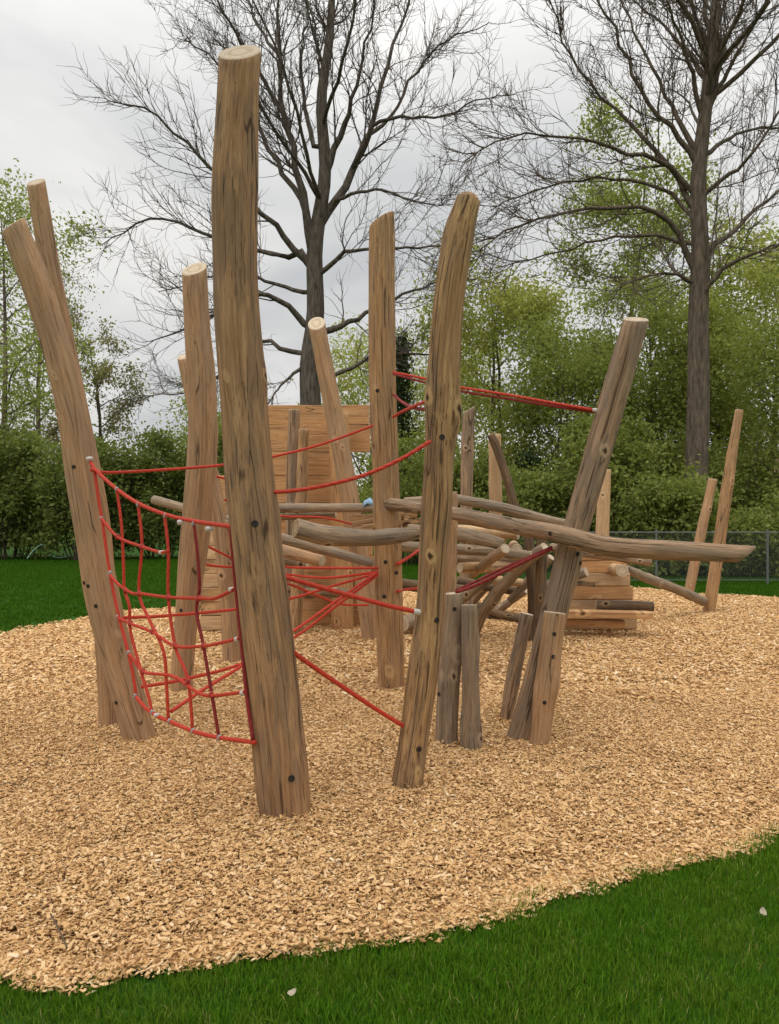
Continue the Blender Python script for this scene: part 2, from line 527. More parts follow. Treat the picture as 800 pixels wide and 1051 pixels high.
# ------------------------------------------------------------------ sky, light, camera
def build_world():
    w = bpy.data.worlds.new('World')
    S.world = w
    w.use_nodes = True
    nt = w.node_tree
    nt.nodes.clear()
    out = nt.nodes.new('ShaderNodeOutputWorld')
    sky = nt.nodes.new('ShaderNodeTexSky')
    sky.sky_type = 'NISHITA'
    sky.sun_disc = False
    sky.sun_elevation = math.radians(52)
    sky.sun_rotation = math.radians(215)
    tc = nd(nt, 'ShaderNodeTexCoord').outputs['Generated']
    sp = nd(nt, 'ShaderNodeSeparateXYZ', {0: tc})
    z = mth(nt, 'MAXIMUM', sp.outputs[2], 0.0)
    # overcast layer: a stratus deck, brighter overhead, broken by soft rolls
    zz = mth(nt, 'ADD', z, 0.22)
    px = mth(nt, 'DIVIDE', sp.outputs[0], zz)
    py = mth(nt, 'DIVIDE', sp.outputs[1], zz)
    cv = nd(nt, 'ShaderNodeCombineXYZ', {0: px, 1: py, 2: 0.37}).outputs[0]
    n = nd(nt, 'ShaderNodeTexNoise', {'Vector': cv, 'Scale': 1.5, 'Detail': 5.0, 'Roughness': 0.5, 'Distortion': 0.4}).outputs[0]
    cl = ramp(nt, n, [(0.34, (5.3, 5.42, 5.5)), (0.5, (6.7, 6.7, 6.6)), (0.64, (7.9, 7.8, 7.55))])
    gain = mth(nt, 'ADD', 0.92, mth(nt, 'MULTIPLY', mth(nt, 'POWER', z, 4.0), 3.4))
    cl = mixc(nt, 1.0, cl, nd(nt, 'ShaderNodeCombineXYZ', {0: gain, 1: gain, 2: gain}).outputs[0], 'MULTIPLY')
    c = mixc(nt, 0.965, sky.outputs[0], cl)
    bg = nd(nt, 'ShaderNodeBackground', {'Color': c, 'Strength': 0.1})
    nt.links.new(bg.outputs[0], out.inputs[0])


build_world()
sun = bpy.data.lights.new('sun', 'SUN')
sun.energy = 1.1
sun.angle = math.radians(25)
sun.color = (1.0, 0.95, 0.87)
so = bpy.data.objects.new('sun', sun)
COL.objects.link(so)
so.rotation_euler = (math.radians(38), 0, math.radians(-35))

cam = bpy.data.cameras.new('camera')
cam.sensor_fit = 'VERTICAL'
cam.sensor_height = 36
cam.sensor_width = 36
cam.lens = 36 * F / 1051
cam.clip_end = 2000
co = bpy.data.objects.new('camera', cam)
COL.objects.link(co)
co.location = (0, 0, H)
co.rotation_euler = (math.radians(90), 0, 0)
S.camera = co
S.view_settings.view_transform = 'Standard'
S.view_settings.look = 'None'
S.view_settings.gamma = 1
S.view_settings.exposure = 0.22


# ------------------------------------------------------------------ ground
def gnoise(x, y):
    return 0.010 * np.sin(1.3 * x + 0.4) * np.sin(1.1 * y + 1.0) + 0.008 * np.sin(3.1 * x + 2) * np.sin(2.7 * y) + 0.006 * np.sin(7.3 * x + 1) * np.sin(6.1 * y + 2 * np.sin(x))


edge_px_front = [(-60, 962), (0, 981), (22, 997), (45, 1005), (90, 1001), (140, 989), (200, 984), (270, 973), (330, 966), (400, 958), (445, 949), (520, 931), (580, 913), (640, 895), (700, 880), (750, 867), (800, 847)]
bed = [gpt(*p) for p in edge_px_front]
bed += [(2.6, 4.5), (3.8, 5.4), (5.2, 6.6), (6.6, 8.2), (7.6, 10.2), (7.9, 12.0), (7.4, 13.4), gpt(800, 614), (5.9, 14.9), gpt(660, 605), (3.4, 15.9), (1.5, 16.0), (-0.6, 15.2), (-2.2, 13.6), gpt(150, 627), gpt(85, 635), gpt(40, 644), gpt(0, 652), (-5.2, 8.9), (-5.4, 7.4), (-5.0, 5.9), (-4.0, 4.6), (-3.0, 3.8), (-2.2, 3.15)]
ctrl = [(x, y, 0.0, 0.0) for x, y in bed]
BED = catmull(ctrl + [ctrl[0]], 420)[:-1, :2]
# a mown edge is never quite smooth
tt = np.arange(len(BED))
cen = np.array([0.8, 9.0])
jit = 0.012 * np.sin(tt * 0.9) + 0.015 * np.sin(tt * 0.37 + 1) + nrng.normal(0, 0.008, len(BED))
BED = BED + (BED - cen) / np.linalg.norm(BED - cen, axis=1)[:, None] * jit[:, None]


def inside(X, Y, poly=BED):
    r = np.zeros(len(X), bool)
    x0, y0 = poly[:, 0], poly[:, 1]
    x1, y1 = np.roll(x0, -1), np.roll(y0, -1)
    for a, b, c, d in zip(x0, y0, x1, y1):
        if b == d:
            continue
        m = (b > Y) != (d > Y)
        r ^= m & (X < (c - a) * (Y - b) / (d - b) + a)
    return r


def edge_dist(X, Y):
    return np.sqrt(np.min((X[:, None] - BED[None, ::2, 0]) ** 2 + (Y[:, None] - BED[None, ::2, 1]) ** 2, axis=1))


def ground_mat(name, cols, scale, bump=0.3, dist=0.02):
    m, nt, out = new_mat(name)
    tc = nd(nt, 'ShaderNodeTexCoord').outputs['Object']
    n = nd(nt, 'ShaderNodeTexNoise', {'Vector': tc, 'Scale': scale, 'Detail': 8.0, 'Roughness': 0.65}).outputs[0]
    n2 = nd(nt, 'ShaderNodeTexNoise', {'Vector': tc, 'Scale': scale * 0.03, 'Detail': 3.0}).outputs[0]
    f = mth(nt, 'ADD', mth(nt, 'MULTIPLY', n, 0.7), mth(nt, 'MULTIPLY', n2, 0.3))
    c = ramp(nt, f, cols)
    b = nd(nt, 'ShaderNodeBump', {'Height': n, 'Strength': bump, 'Distance': dist})
    p = nd(nt, 'ShaderNodeBsdfPrincipled', {'Base Color': c, 'Roughness': 0.95, 'Normal': b.outputs[0], 'Specular IOR Level': 0.1})
    nt.links.new(p.outputs[0], out.inputs[0])
    return m


LAWN = ground_mat('lawn_soil_green', [(0.3, (0.018, 0.045, 0.006)), (0.55, (0.03, 0.085, 0.008)), (0.75, (0.05, 0.12, 0.014))], 60)
CHIPBASE = ground_mat('chip_layer', [(0.32, (0.31, 0.165, 0.065)), (0.5, (0.56, 0.34, 0.15)), (0.68, (0.68, 0.44, 0.21))], 90, 1.0, 0.03)
g = mesh_obj('ground', [(-600, -300, -0.075), (600, -300, -0.075), (600, 1200, -0.075), (-600, 1200, -0.075)], [(0, 1, 2, 3)], [LAWN], None, False)
tag(g, kind='structure')
# chip bed: triangulated fan in rings
rings = []
for f in (1.0, 0.97, 0.9, 0.75, 0.55, 0.35, 0.15):
    xy = cen + (BED - cen) * f
    zf = -0.07 if f == 1.0 else -0.046
    rings.append(np.column_stack([xy, np.full(len(xy), zf)]))
V = np.concatenate(rings + [np.array([[*cen, -0.046]])])
n = len(BED)
Q, T3 = [], []
for q in range(len(rings) - 1):
    for j in range(n):
        k = (j + 1) % n
        Q.append((q * n + j, q * n + k, (q + 1) * n + k, (q + 1) * n + j))
b0 = (len(rings) - 1) * n
for j in range(n):
    T3.append((b0 + j, b0 + (j + 1) % n, len(V) - 1))
cb = fast_mesh('wood_chip_bed', V, Q, CHIPBASE, T=T3)
tag(cb, kind='structure')


# ------------------------------------------------------------------ scatter of chips and grass (nobody could count them)
def scatter(name, P, rot, scl, protos, kind='stuff'):
    me = bpy.data.meshes.new(name)
    me.vertices.add(len(P))
    me.vertices.foreach_set('co', np.asarray(P, dtype=np.float32).ravel())
    for nm, typ, dt, key in (('rot', 'FLOAT_VECTOR', rot, 'vector'), ('scl', 'FLOAT', scl, 'value')):
        a = me.attributes.new(nm, typ, 'POINT')
        a.data.foreach_set(key, np.asarray(dt, dtype=np.float32).ravel())
    a = me.attributes.new('idx', 'INT', 'POINT')
    a.data.foreach_set('value', nrng.integers(0, len(protos), len(P)).astype(np.int32))
    o = bpy.data.objects.new(name, me)
    COL.objects.link(o)
    pc = bpy.data.collections.new(name + '_patches')
    for p in protos:
        pc.objects.link(p)
    nt = bpy.data.node_groups.new(name + '_scatter', 'GeometryNodeTree')
    nt.interface.new_socket('Geometry', in_out='INPUT', socket_type='NodeSocketGeometry')
    nt.interface.new_socket('Geometry', in_out='OUTPUT', socket_type='NodeSocketGeometry')
    gi, go = nt.nodes.new('NodeGroupInput'), nt.nodes.new('NodeGroupOutput')
    ci = nt.nodes.new('GeometryNodeCollectionInfo')
    ci.inputs[0].default_value = pc
    ci.inputs[1].default_value = True
    ci.inputs[2].default_value = True
    ip = nt.nodes.new('GeometryNodeInstanceOnPoints')

    def na(nm, t):
        x = nt.nodes.new('GeometryNodeInputNamedAttribute')
        x.data_type = t
        x.inputs[0].default_value = nm
        return x.outputs[0]
    nt.links.new(gi.outputs[0], ip.inputs['Points'])
    nt.links.new(ci.outputs[0], ip.inputs['Instance'])
    ip.inputs['Pick Instance'].default_value = True
    nt.links.new(na('idx', 'INT'), ip.inputs['Instance Index'])
    er = nt.nodes.new('FunctionNodeEulerToRotation')
    nt.links.new(na('rot', 'FLOAT_VECTOR'), er.inputs[0])
    nt.links.new(er.outputs[0], ip.inputs['Rotation'])
    nt.links.new(na('scl', 'FLOAT'), ip.inputs['Scale'])
    nt.links.new(ip.outputs[0], go.inputs[0])
    md = o.modifiers.new('scatter', 'NODES')
    md.node_group = nt
    tag(o, kind=kind)
    return o


def chip_patch(name, n, rad, s0, seed, mat, zmax=0.03):
    r = np.random.default_rng(seed)
    V, Q, R = [], [], []
    for i in range(n):
        a, q = r.uniform(0, 2 * PI), rad * math.sqrt(r.uniform())
        c = np.array([q * math.cos(a), q * math.sin(a), r.uniform(0.0, zmax)])
        l = s0 * min(2.4, r.lognormal(0, 0.42))
        w = min(l * r.uniform(0.28, 0.75), s0 * 0.9)
        t = l * r.uniform(0.05, 0.14)
        yaw, tx, ty = r.uniform(0, 2 * PI), r.normal(0, 0.3), r.normal(0, 0.24)
        M = np.array(Matrix.Rotation(yaw, 3, 'Z') @ Matrix.Rotation(tx, 3, 'X') @ Matrix.Rotation(ty, 3, 'Y'))
        bend = r.normal(0, 0.12) * l
        b = len(V)
        tp = r.uniform(0.55, 1.0)
        for x, wf, zb in ((-1, tp, bend), (1, 1.0, bend), ):
            pass
        for (x, wf, zb) in ((-1, tp, bend), (0.1, 1.0, 0.0), (1, r.uniform(0.4, 1.0), bend)):
            for (y, zz) in ((-1, 0), (1, 0), (1, 1), (-1, 1)):
                sk = r.normal(0, 0.08) * l
                p = np.array([x * l / 2 + sk, y * wf * w / 2, zz * t + zb])
                V.append(M @ p + c)
        for k in (0, 1):
            for j in range(4):
                q0, q1 = b + k * 4 + j, b + k * 4 + (j + 1) % 4
                Q.append((q0, q1, q1 + 4, q0 + 4))
        Q.append((b + 3, b + 2, b + 1, b))
        Q.append((b + 8, b + 9, b + 10, b + 11))
        R.extend([r.uniform()] * 10)
    return fast_mesh(name, V, Q, mat, rnd=R, smooth=False, link=False)


mchip, nt, out = new_mat('wood_chip')
rv = attr(nt, 'rnd').outputs['Fac']
tc = nd(nt, 'ShaderNodeTexCoord').outputs['Object']
cn = nd(nt, 'ShaderNodeTexNoise', {'Vector': tc, 'Scale': 150.0, 'Detail': 3.0}).outputs[0]
cc = ramp(nt, rv, [(0.0, (0.15, 0.078, 0.027)), (0.06, (0.34, 0.18, 0.07)), (0.14, (0.55, 0.32, 0.135)), (0.4, (0.65, 0.40, 0.178)), (0.8, (0.72, 0.475, 0.235)), (0.96, (0.78, 0.56, 0.32)), (1.0, (0.82, 0.65, 0.44))])
cc = mixc(nt, mth(nt, 'MULTIPLY', cn, 0.2), cc, (0.42, 0.24, 0.09))
pp = nd(nt, 'ShaderNodeBsdfPrincipled', {'Base Color': cc, 'Roughness': 0.85, 'Specular IOR Level': 0.2})
nt.links.new(pp.outputs[0], out.inputs[0])

chip_near = [chip_patch('chip_patch', 140, 0.11, 0.0145, 100 + i, mchip, 0.02) for i in range(14)]
chip_rim = [chip_patch('chip_patch', 22, 0.05, 0.016, 150 + i, mchip, 0.018) for i in range(8)]
chip_rim2 = [chip_patch('chip_patch', 18, 0.05, 0.015, 170 + i, mchip, 0.014) for i in range(8)]
chip_far = [chip_patch('chip_patch', 110, 0.24, 0.026, 200 + i, mchip, 0.02) for i in range(10)]


def pick(x0, x1, y0, y1, dens):
    st = 1 / math.sqrt(dens)
    gx, gy = np.meshgrid(np.arange(x0, x1, st), np.arange(y0, y1, st))
    X = gx.ravel() + nrng.uniform(-0.45, 0.45, gx.size) * st
    Y = gy.ravel() + nrng.uniform(-0.45, 0.45, gx.size) * st
    return X, Y


Xa, Ya = pick(-5.6, 5.5, 2.3, 7.0, 125)
m = inside(Xa, Ya) & (np.abs(Xa) < Ya * 0.5 + 1.6)
Xa, Ya = Xa[m], Ya[m]
dd = edge_dist(Xa, Ya)
m = dd > 0.07
Xa, Ya, dd = Xa[m], Ya[m], dd[m]
# extra loose chips along the rim, thinning into the grass
q = nrng.uniform(0, len(BED), 9000)
i0 = q.astype(int)
fq = (q - i0)[:, None]
EE = BED[i0] * (1 - fq) + BED[(i0 + 1) % len(BED)] * fq
inw = (cen - EE) / np.linalg.norm(cen - EE, axis=1)[:, None]
EE = EE + inw * (nrng.uniform(-0.02, 0.13, len(EE)) - 0.03 * (nrng.uniform(size=len(EE)) < 0.12))[:, None]
EE = EE[(EE[:, 1] < 8) & (np.abs(EE[:, 0]) < EE[:, 1] * 0.5 + 1.6)]
zr = np.column_stack([np.zeros(len(EE)), np.zeros(len(EE)), nrng.uniform(0, 6.28, len(EE))])
c0 = scatter('wood_chips', np.column_stack([EE, np.full(len(EE), -0.062)]), zr, nrng.uniform(0.8, 1.15, len(EE)), chip_rim)
tag(c0, 'wood chips spilling along the edge of the grass', 'wood chips')
X, Y = Xa, Ya
sc = nrng.uniform(0.85, 1.2, len(Xa))
zr = np.column_stack([np.zeros(len(X)), np.zeros(len(X)), nrng.uniform(0, 6.28, len(X))])
c1 = scatter('wood_chips', np.column_stack([X, Y, gnoise(X, Y) - 0.036 - 0.02 * np.clip(1 - (dd - 0.07) / 0.2, 0, 1)]), zr, sc, chip_near)
tag(c1, 'loose pale tan wood chips covering the play area', 'wood chips')
Xa, Ya = pick(-6.5, 9, 6.7, 16.5, 34)
m = inside(Xa, Ya)
Xa, Ya = Xa[m], Ya[m]
m = edge_dist(Xa, Ya) > 0.12
Xa, Ya = Xa[m], Ya[m]
zr = np.column_stack([np.zeros(len(Xa)), np.zeros(len(Xa)), nrng.uniform(0, 6.28, len(Xa))])
c2 = scatter('wood_chips', np.column_stack([Xa, Ya, gnoise(Xa, Ya) - 0.034]), zr, nrng.uniform(0.8, 1.2, len(Xa)), chip_far)
tag(c2, 'loose wood chips on the far part of the play area', 'wood chips')


def grass_patch(name, n, rad, h0, w0, seed, mat=None):
    r = np.random.default_rng(seed)
    a, q = r.uniform(0, 2 * PI, n), rad * np.sqrt(r.uniform(size=n))
    base = np.column_stack([q * np.cos(a), q * np.sin(a), np.full(n, -0.005)])
    h = h0 * r.uniform(0.55, 1.25, n)
    yaw = r.uniform(0, 2 * PI, n)
    lean = np.abs(r.normal(0.25, 0.28, n))
    w = w0 * r.uniform(0.7, 1.3, n)
    side = np.column_stack([np.cos(yaw), np.sin(yaw), np.zeros(n)])
    fw = np.column_stack([-np.sin(yaw), np.cos(yaw), np.zeros(n)])
    up = np.array([0, 0, 1.0])
    V = np.zeros((n, 7, 3))
    for k, (t, wf) in enumerate(((0, 0.8), (0.4, 1.0), (0.75, 0.7))):
        c = base + up * (h * t * (1 - 0.25 * lean * t))[:, None] + fw * (h * lean * t * t)[:, None]
        V[:, 2 * k] = c - side * (w * wf / 2)[:, None]
        V[:, 2 * k + 1] = c + side * (w * wf / 2)[:, None]
    V[:, 6] = base + up * (h * (1 - 0.3 * lean))[:, None] + fw * (h * lean)[:, None]
    b = (np.arange(n) * 7)[:, None]
    Q = np.concatenate([b + np.array([[0, 1, 3, 2]]), b + np.array([[2, 3, 5, 4]])])
    T = b + np.array([[4, 5, 6]])
    rn = r.beta(2, 2.2, n)
    rn[r.uniform(size=n) < 0.02] = 1.0
    return fast_mesh(name, V.reshape(-1, 3), Q, mat or GRASS, rnd=np.concatenate([rn, rn, rn]), link=False, T=T)


gr_near = [grass_patch('grass_patch', 180, 0.10, 0.040, 0.0028, 300 + i, GRASS_DRY if i % 4 == 0 else None) for i in range(12)]
gr_far = [grass_patch('grass_patch', 160, 0.34, 0.06, 0.010, 400 + i, GRASS_FAR) for i in range(8)]
X, Y = pick(-3.5, 7.5, 1.2, 7.5, 145)
m = (Y > 1.75) & (np.abs(X) < Y * 0.5 + 1.6)
X, Y = X[m], Y[m]
ed = edge_dist(X, Y) * np.where(inside(X, Y), -1, 1)
m = ed > -0.02
X, Y, ed = X[m], Y[m], ed[m]
zr = np.column_stack([nrng.normal(0, 0.06, len(X)), nrng.normal(0, 0.06, len(X)), nrng.uniform(0, 6.28, len(X))])
gs = scatter('grass', np.column_stack([X, Y, np.full(len(X), -0.07)]), zr, nrng.uniform(0.8, 1.15, len(X)) * (1 + 0.18 * np.sin(2.1 * X + 1) * np.sin(2.9 * Y)) * np.clip(0.9 + ed, 0.8, 1.0), gr_near)
tag(gs, 'thick dark green grass at the front edge of the chips', 'grass')
X, Y = pick(-24, 24, 7.0, 27.5, 9)
m = ~inside(X, Y) & (np.abs(X) < Y * 0.5 + 4)
X, Y = X[m], Y[m]
m = edge_dist(X, Y) > 0.3
X, Y = X[m], Y[m]
zr = np.column_stack([np.zeros(len(X)), np.zeros(len(X)), nrng.uniform(0, 6.28, len(X))])
gf = scatter('grass', np.column_stack([X, Y, np.full(len(X), -0.072)]), zr, nrng.uniform(0.7, 1.15, len(X)), gr_far)
tag(gf, 'mown lawn behind the play area', 'grass')

# ------------------------------------------------------------------ upright posts
PG = 'upright log posts of the climbing frame'
tall = log('log_post', 'tallest and thickest brown post in front, with a pale sawn top', 'post',
           [(293, 836, 51), (289, 790, 53), (282, 710, 53), (273, 630, 51), (265, 560, 50), (257, 490, 49), (250, 400, 48), (243, 310, 46), (241, 220, 46), (243, 130, 45), (246, 54, 42)],
           'tall', PG, tilt1=(0.1, -0.92), knots=7, lump=0.055)
for p in ((266, 537), (302, 791)):
    bolt(tall, *p)
pa = log('log_post', 'curved smooth tan post leaning left that holds the climbing net', 'post',
         [(144, 756, 31), (129, 705, 33), (115, 655, 33), (104, 605, 33), (94, 550, 31), (83, 485, 31), (71, 405, 30), (42, 305, 29), (14, 232, 27)], 'tan', PG, tilt1=(0.25, -0.4), lump=0.06, knots=6)
for p in ((82, 480), (92, 597), (105, 620), (97, 600), (124, 718)):
    bolt(pa, *p, 0.011)
pb = log('log_post', 'straight tan post crossing just behind the curved net post on the left', 'post',
         [(114, 741, 24), (112, 680, 25), (107, 600, 24), (100, 530, 24), (83, 440, 23), (63, 340, 22), (49, 260, 20), (37, 187, 18)], 'tan', PG, tilt1=(0, -0.75), lump=0.05)
pc = log('log_post', 'wavy tan post with sloping pale top left of the tallest post', 'post',
         [(186, 707, 22), (190, 655, 23), (195, 600, 25), (203, 530, 31), (208, 470, 30), (208, 400, 29), (203, 335, 27), (200, 276, 25)], 'tan', PG, tilt1=(0.15, -0.8), lump=0.06, knots=5)
for p in ((189, 625),):
    bolt(pc, *p, 0.012)
pd = log('log_post', 'thin post leaning behind the wavy tan post', 'post',
         [(238, 678, 18), (235, 620, 18), (229, 560, 18), (218, 495, 17), (203, 430, 16), (189, 366, 14)], 'tan', PG, tilt1=(0, -0.6))
pe = log('log_post', 'slim tan post with white sawn top leaning in front of the plank wall', 'post',
         [(381, 655, 19), (374, 600, 19), (362, 530, 20), (350, 460, 19), (337, 395, 18), (325, 332, 18)], 'tan', PG, tilt1=(0, -0.95), lump=0.05)
pf = log('log_post', 'straight golden post with slanted pointed top and bolt holes', 'post',
         [(402, 705, 27), (400, 640, 28), (398, 560, 29), (396, 480, 28), (393, 400, 28), (392, 300, 27), (392, 226, 26)], 'gold', PG, tilt1=(0.62, 0.0), lump=0.035, knots=5)
for p in ((396, 576), (407, 587), (395, 611), (388, 403)):
    bolt(pf, *p, 0.014)
pg = log('log_post', 'rugged deeply grained front post with rounded top, bent to the right', 'post',
         [(418, 806, 31), (425, 760, 31), (433, 700, 30), (440, 640, 28), (445, 560, 28), (450, 490, 31), (455, 400, 32), (461, 310, 32), (472, 240, 30), (481, 205, 26)], 'rugged', PG, dome=0.5, end=WOOD['rugged'], lump=0.07, knots=7)
for p in ((448, 635), (453, 450), (430, 765)):
    bolt(pg, *p, 0.013)
log('log_post', 'pale post mostly hidden right behind the rugged front post', 'post',
    [(459, 700, 15), (461, 600, 15), (462, 505, 14)], 'tan', PG)
pi = log('log_post', 'grey tan post leaning steeply right with a flat sawn top', 'post',
         [(536, 756, 30), (556, 680, 28), (574, 610, 27), (588, 555, 26), (608, 485, 27), (631, 405, 27), (653, 328, 25)], 'greytan', PG, depth=gd(757) + 0.09, tilt1=(0.25, -0.42), lump=0.045, knots=5)
for p in ((590, 568), (596, 578)):
    bolt(pi, *p, 0.013)
h1 = log('support_post', 'short grey flattened post beside the rugged front post', 'post',
         [(458, 761, 23), (461, 700, 22), (465, 640, 18), (466, 609, 17)], 'grey', 'short support posts', tilt1=(0.1, 0), lump=0.05)
for p in ((451, 711), (466, 624)):
    bolt(h1, *p, 0.011)
log('support_post', 'short round grey post, right one of the pair beside the rugged post', 'post',
    [(484, 765, 20), (483, 700, 18), (482, 621, 16)], 'grey', 'short support posts', lump=0.03, tilt1=(0, 0.1))
log('support_post', 'short thin stake at the left of the leaning grey post', 'post',
    [(519, 737, 12), (528, 690, 13), (541, 630, 13)], 'greytan', 'short support posts', lump=0.04)
flat = lambda th: 1.0 / np.maximum(np.abs(np.cos(th)) ** 6 + (np.abs(np.sin(th)) * 2.1) ** 6, 1e-9) ** (1 / 6)
i2 = log('support_post', 'split half log with bolt holes strapped to the leaning grey post', 'post',
         [(555, 757, 19), (559, 715, 22), (565, 670, 22), (570, 629, 22)], 'tan', 'short support posts', depth=gd(757) - 0.09, profile=flat, lump=0.02)
for p in ((568, 650), (567, 673), (558, 720)):
    bolt(i2, *p, 0.011)
o1 = log('log_post', 'shorter pale post leaning right at the back edge of the chips', 'post',
         [(707, 609, 10), (719, 550, 10), (732, 492, 9)], 'tan', PG, lump=0.06)
o2 = log('log_post', 'taller thin orange tan post at the far right', 'post',
         [(728, 627, 12), (738, 560, 12), (748, 490, 11), (759, 421, 8)], 'gold', PG, lump=0.05)
log('log_post', 'dark slant topped post standing behind the log pile', 'post',
    [(478, 636, 13), (479, 510, 13), (481, 421, 13)], 'greytan', PG, tilt1=(0.6, 0), depth=11.0)
log('log_post', 'pale new post behind the log pile with a dark curved log against it', 'post',
    [(508, 632, 13), (509, 540, 13), (508, 446, 13)], 'pale', PG, depth=11.6, lump=0.03)
log('leaning_log', 'dark curved log leaning against the pale new post', 'log',
    [(531, 530, 9), (520, 490, 9), (511, 462, 9), (504, 446, 8)], 'dark', 'loose logs of the climbing frame', ground=False, depth=11.3)
log('log_post', 'pale squared post showing behind the leaning grey post', 'post',
    [(618, 632, 14), (618, 560, 14), (621, 482, 12)], 'pale', PG, depth=11.3, lump=0.03)
log('log_post', 'grey post against the plank wall, left of the shorter slim post', 'post',
    [(299, 640, 13), (300, 515, 13), (302, 421, 12)], 'greytan', PG, depth=10.2)
log('log_post', 'short slim post before the plank wall, right of the grey one', 'post',
    [(303, 648, 13), (307, 560, 13), (310, 500, 12), (312, 441, 11)], 'gold', PG, depth=9.9)
log('log_post', 'broad brown post on the plank wall behind the slim leaning post', 'post',
    [(352, 640, 22), (350, 520, 22), (348, 425, 20)], 'plank', PG, depth=10.35, profile=flat, lump=0.02)
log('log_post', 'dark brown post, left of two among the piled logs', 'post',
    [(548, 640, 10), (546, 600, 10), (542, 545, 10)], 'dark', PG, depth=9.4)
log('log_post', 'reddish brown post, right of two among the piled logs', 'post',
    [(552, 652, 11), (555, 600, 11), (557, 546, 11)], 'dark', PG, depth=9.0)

# ------------------------------------------------------------------ logs lying in the frame
LG = 'loose logs of the climbing frame'
bj = log('log', 'long tan beam crossing in front of the leaning post to the right', 'log',
         [(395, 517, 13, 6.9), (440, 522, 13, 6.5), (467, 527, 14, 6.2), (520, 538, 16, 5.8), (575, 548, 18, 5.25), (625, 560, 19, 5.1), (690, 565, 20, 4.95), (766, 569, 18, 4.85)], 'greytan', LG, ground=False, tilt1=(0, 0.9), lump=0.05, knots=6)
bolt(bj, 571, 549, 0.012)
log('log', 'thick grey curved log bolted across the golden post', 'log',
    [(304, 542, 21, 6.2), (335, 549, 20, 6.3), (375, 552, 17, 6.5), (405, 550, 17, 6.55), (428, 547, 13, 6.6)], 'grey', LG, ground=False, tilt1=(0, -0.8), lump=0.05, end=END_DARK)
log('log', 'long thin grey log sloping down behind the tallest post', 'log',
    [(158, 513, 9, 8.6), (225, 532, 10, 8.2), (287, 552, 11, 7.8), (330, 563, 11, 7.6), (384, 579, 9, 7.4)], 'grey', LG, ground=False, end=END_DARK)
log('log', 'short pale log under the thin sloping grey log', 'log',
    [(262, 556, 12, 8.9), (289, 565, 13, 8.6), (331, 576, 12, 8.3)], 'tan', LG, ground=False)
log('log', 'lowest short grey log beside the tallest post', 'log',
    [(262, 570, 9, 9.0), (291, 576, 9, 8.9), (316, 578, 9, 8.8)], 'grey', LG, ground=False)
log('log', 'grey rail log running behind the golden post', 'log',
    [(250, 520, 9, 9.4), (300, 521, 9, 9.3), (385, 521, 10, 9.0), (437, 518, 10, 8.9)], 'grey', LG, ground=False)
log('log', 'thin brown log just under the grey rail log', 'log',
    [(255, 532, 7, 9.5), (300, 530, 7, 9.4), (345, 528, 7, 9.3)], 'greytan', LG, ground=False)
log('log', 'thin grey log resting on top of the pile above the long beam', 'log',
    [(416, 515, 9, 8.4), (466, 513, 10, 8.2), (510, 520, 11, 8.0), (545, 529, 10, 7.9), (592, 541, 8, 7.8)], 'grey', LG, ground=False)
log('log', 'thick grey log ending under the long beam', 'log',
    [(412, 543, 12, 8.4), (466, 548, 14, 8.2), (495, 553, 14, 8.1), (517, 559, 12, 8.0)], 'grey', LG, ground=False, end=END_DARK)
log('log', 'pale stripped log lying under the long beam', 'log',
    [(470, 543, 9, 9.4), (500, 546, 10, 9.2), (532, 549, 10, 9.0)], 'pale', LG, ground=False)
log('log', 'grey log in the middle of the pile below the thick one', 'log',
    [(405, 560, 11, 9.0), (467, 564, 11, 8.8), (510, 566, 11, 8.7), (545, 571, 11, 8.6)], 'grey', LG, ground=False)
log('log', 'light brown log with its cut end showing in the pile', 'log',
    [(472, 583, 11, 8.3), (500, 582, 11, 8.5), (528, 582, 10, 8.7)], 'gold', LG, ground=False)
log('log', 'short diagonal log with a pale round cut end', 'log',
    [(485, 590, 9, 8.6), (500, 577, 10, 8.2), (519, 563, 10, 7.8)], 'greytan', LG, ground=False)
log('leaning_log', 'forked grey log slanting to the chips from the pile', 'log',
    [(486, 648, 12, 9.85), (498, 625, 12, 9.6), (515, 603, 12, 9.3), (540, 577, 12, 9.0), (560, 562, 11, 8.8)], 'grey', LG)
log('leaning_log', 'small grey log crossing low behind the forked log', 'log',
    [(505, 634, 8, 11.4), (520, 620, 8, 11.2), (540, 606, 8, 11.0)], 'grey', LG)
log('leaning_log', 'short grey log leaning low beside the dark post foot', 'log',
    [(478, 628, 8, 11.9), (492, 610, 8, 11.6), (506, 596, 8, 11.3)], 'grey', LG)
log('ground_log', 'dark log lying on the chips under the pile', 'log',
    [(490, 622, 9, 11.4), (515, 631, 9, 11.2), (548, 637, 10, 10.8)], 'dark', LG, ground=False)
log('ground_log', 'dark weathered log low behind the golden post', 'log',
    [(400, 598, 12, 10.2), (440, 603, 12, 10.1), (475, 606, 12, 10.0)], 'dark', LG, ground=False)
log('ground_log', 'grey log lying lowest behind the rugged post', 'log',
    [(414, 640, 17, 9.9), (440, 636, 17, 10.2), (470, 634, 16, 10.5)], 'grey', LG, ground=False)
log('log', 'grey brown log laid along the top of the right plank hull', 'log',
    [(566, 562, 9, 9.2), (597, 567, 9, 9.3), (630, 571, 9, 9.4), (667, 577, 9, 9.5)], 'greytan', LG, ground=False)
log('log', 'log pointing at the viewer with a creamy round cut end', 'log',
    [(625, 583, 9, 10.6), (639, 586, 13, 9.3)], 'pale', LG, ground=False, lump=0.02)
log('leaning_log', 'thin grey log sloping to the foot of the far right post', 'log',
    [(722, 617, 10, 12.1), (690, 603, 10, 11.5), (665, 594, 10, 11.0), (640, 583, 9, 10.6)], 'grey', LG, ground=False)
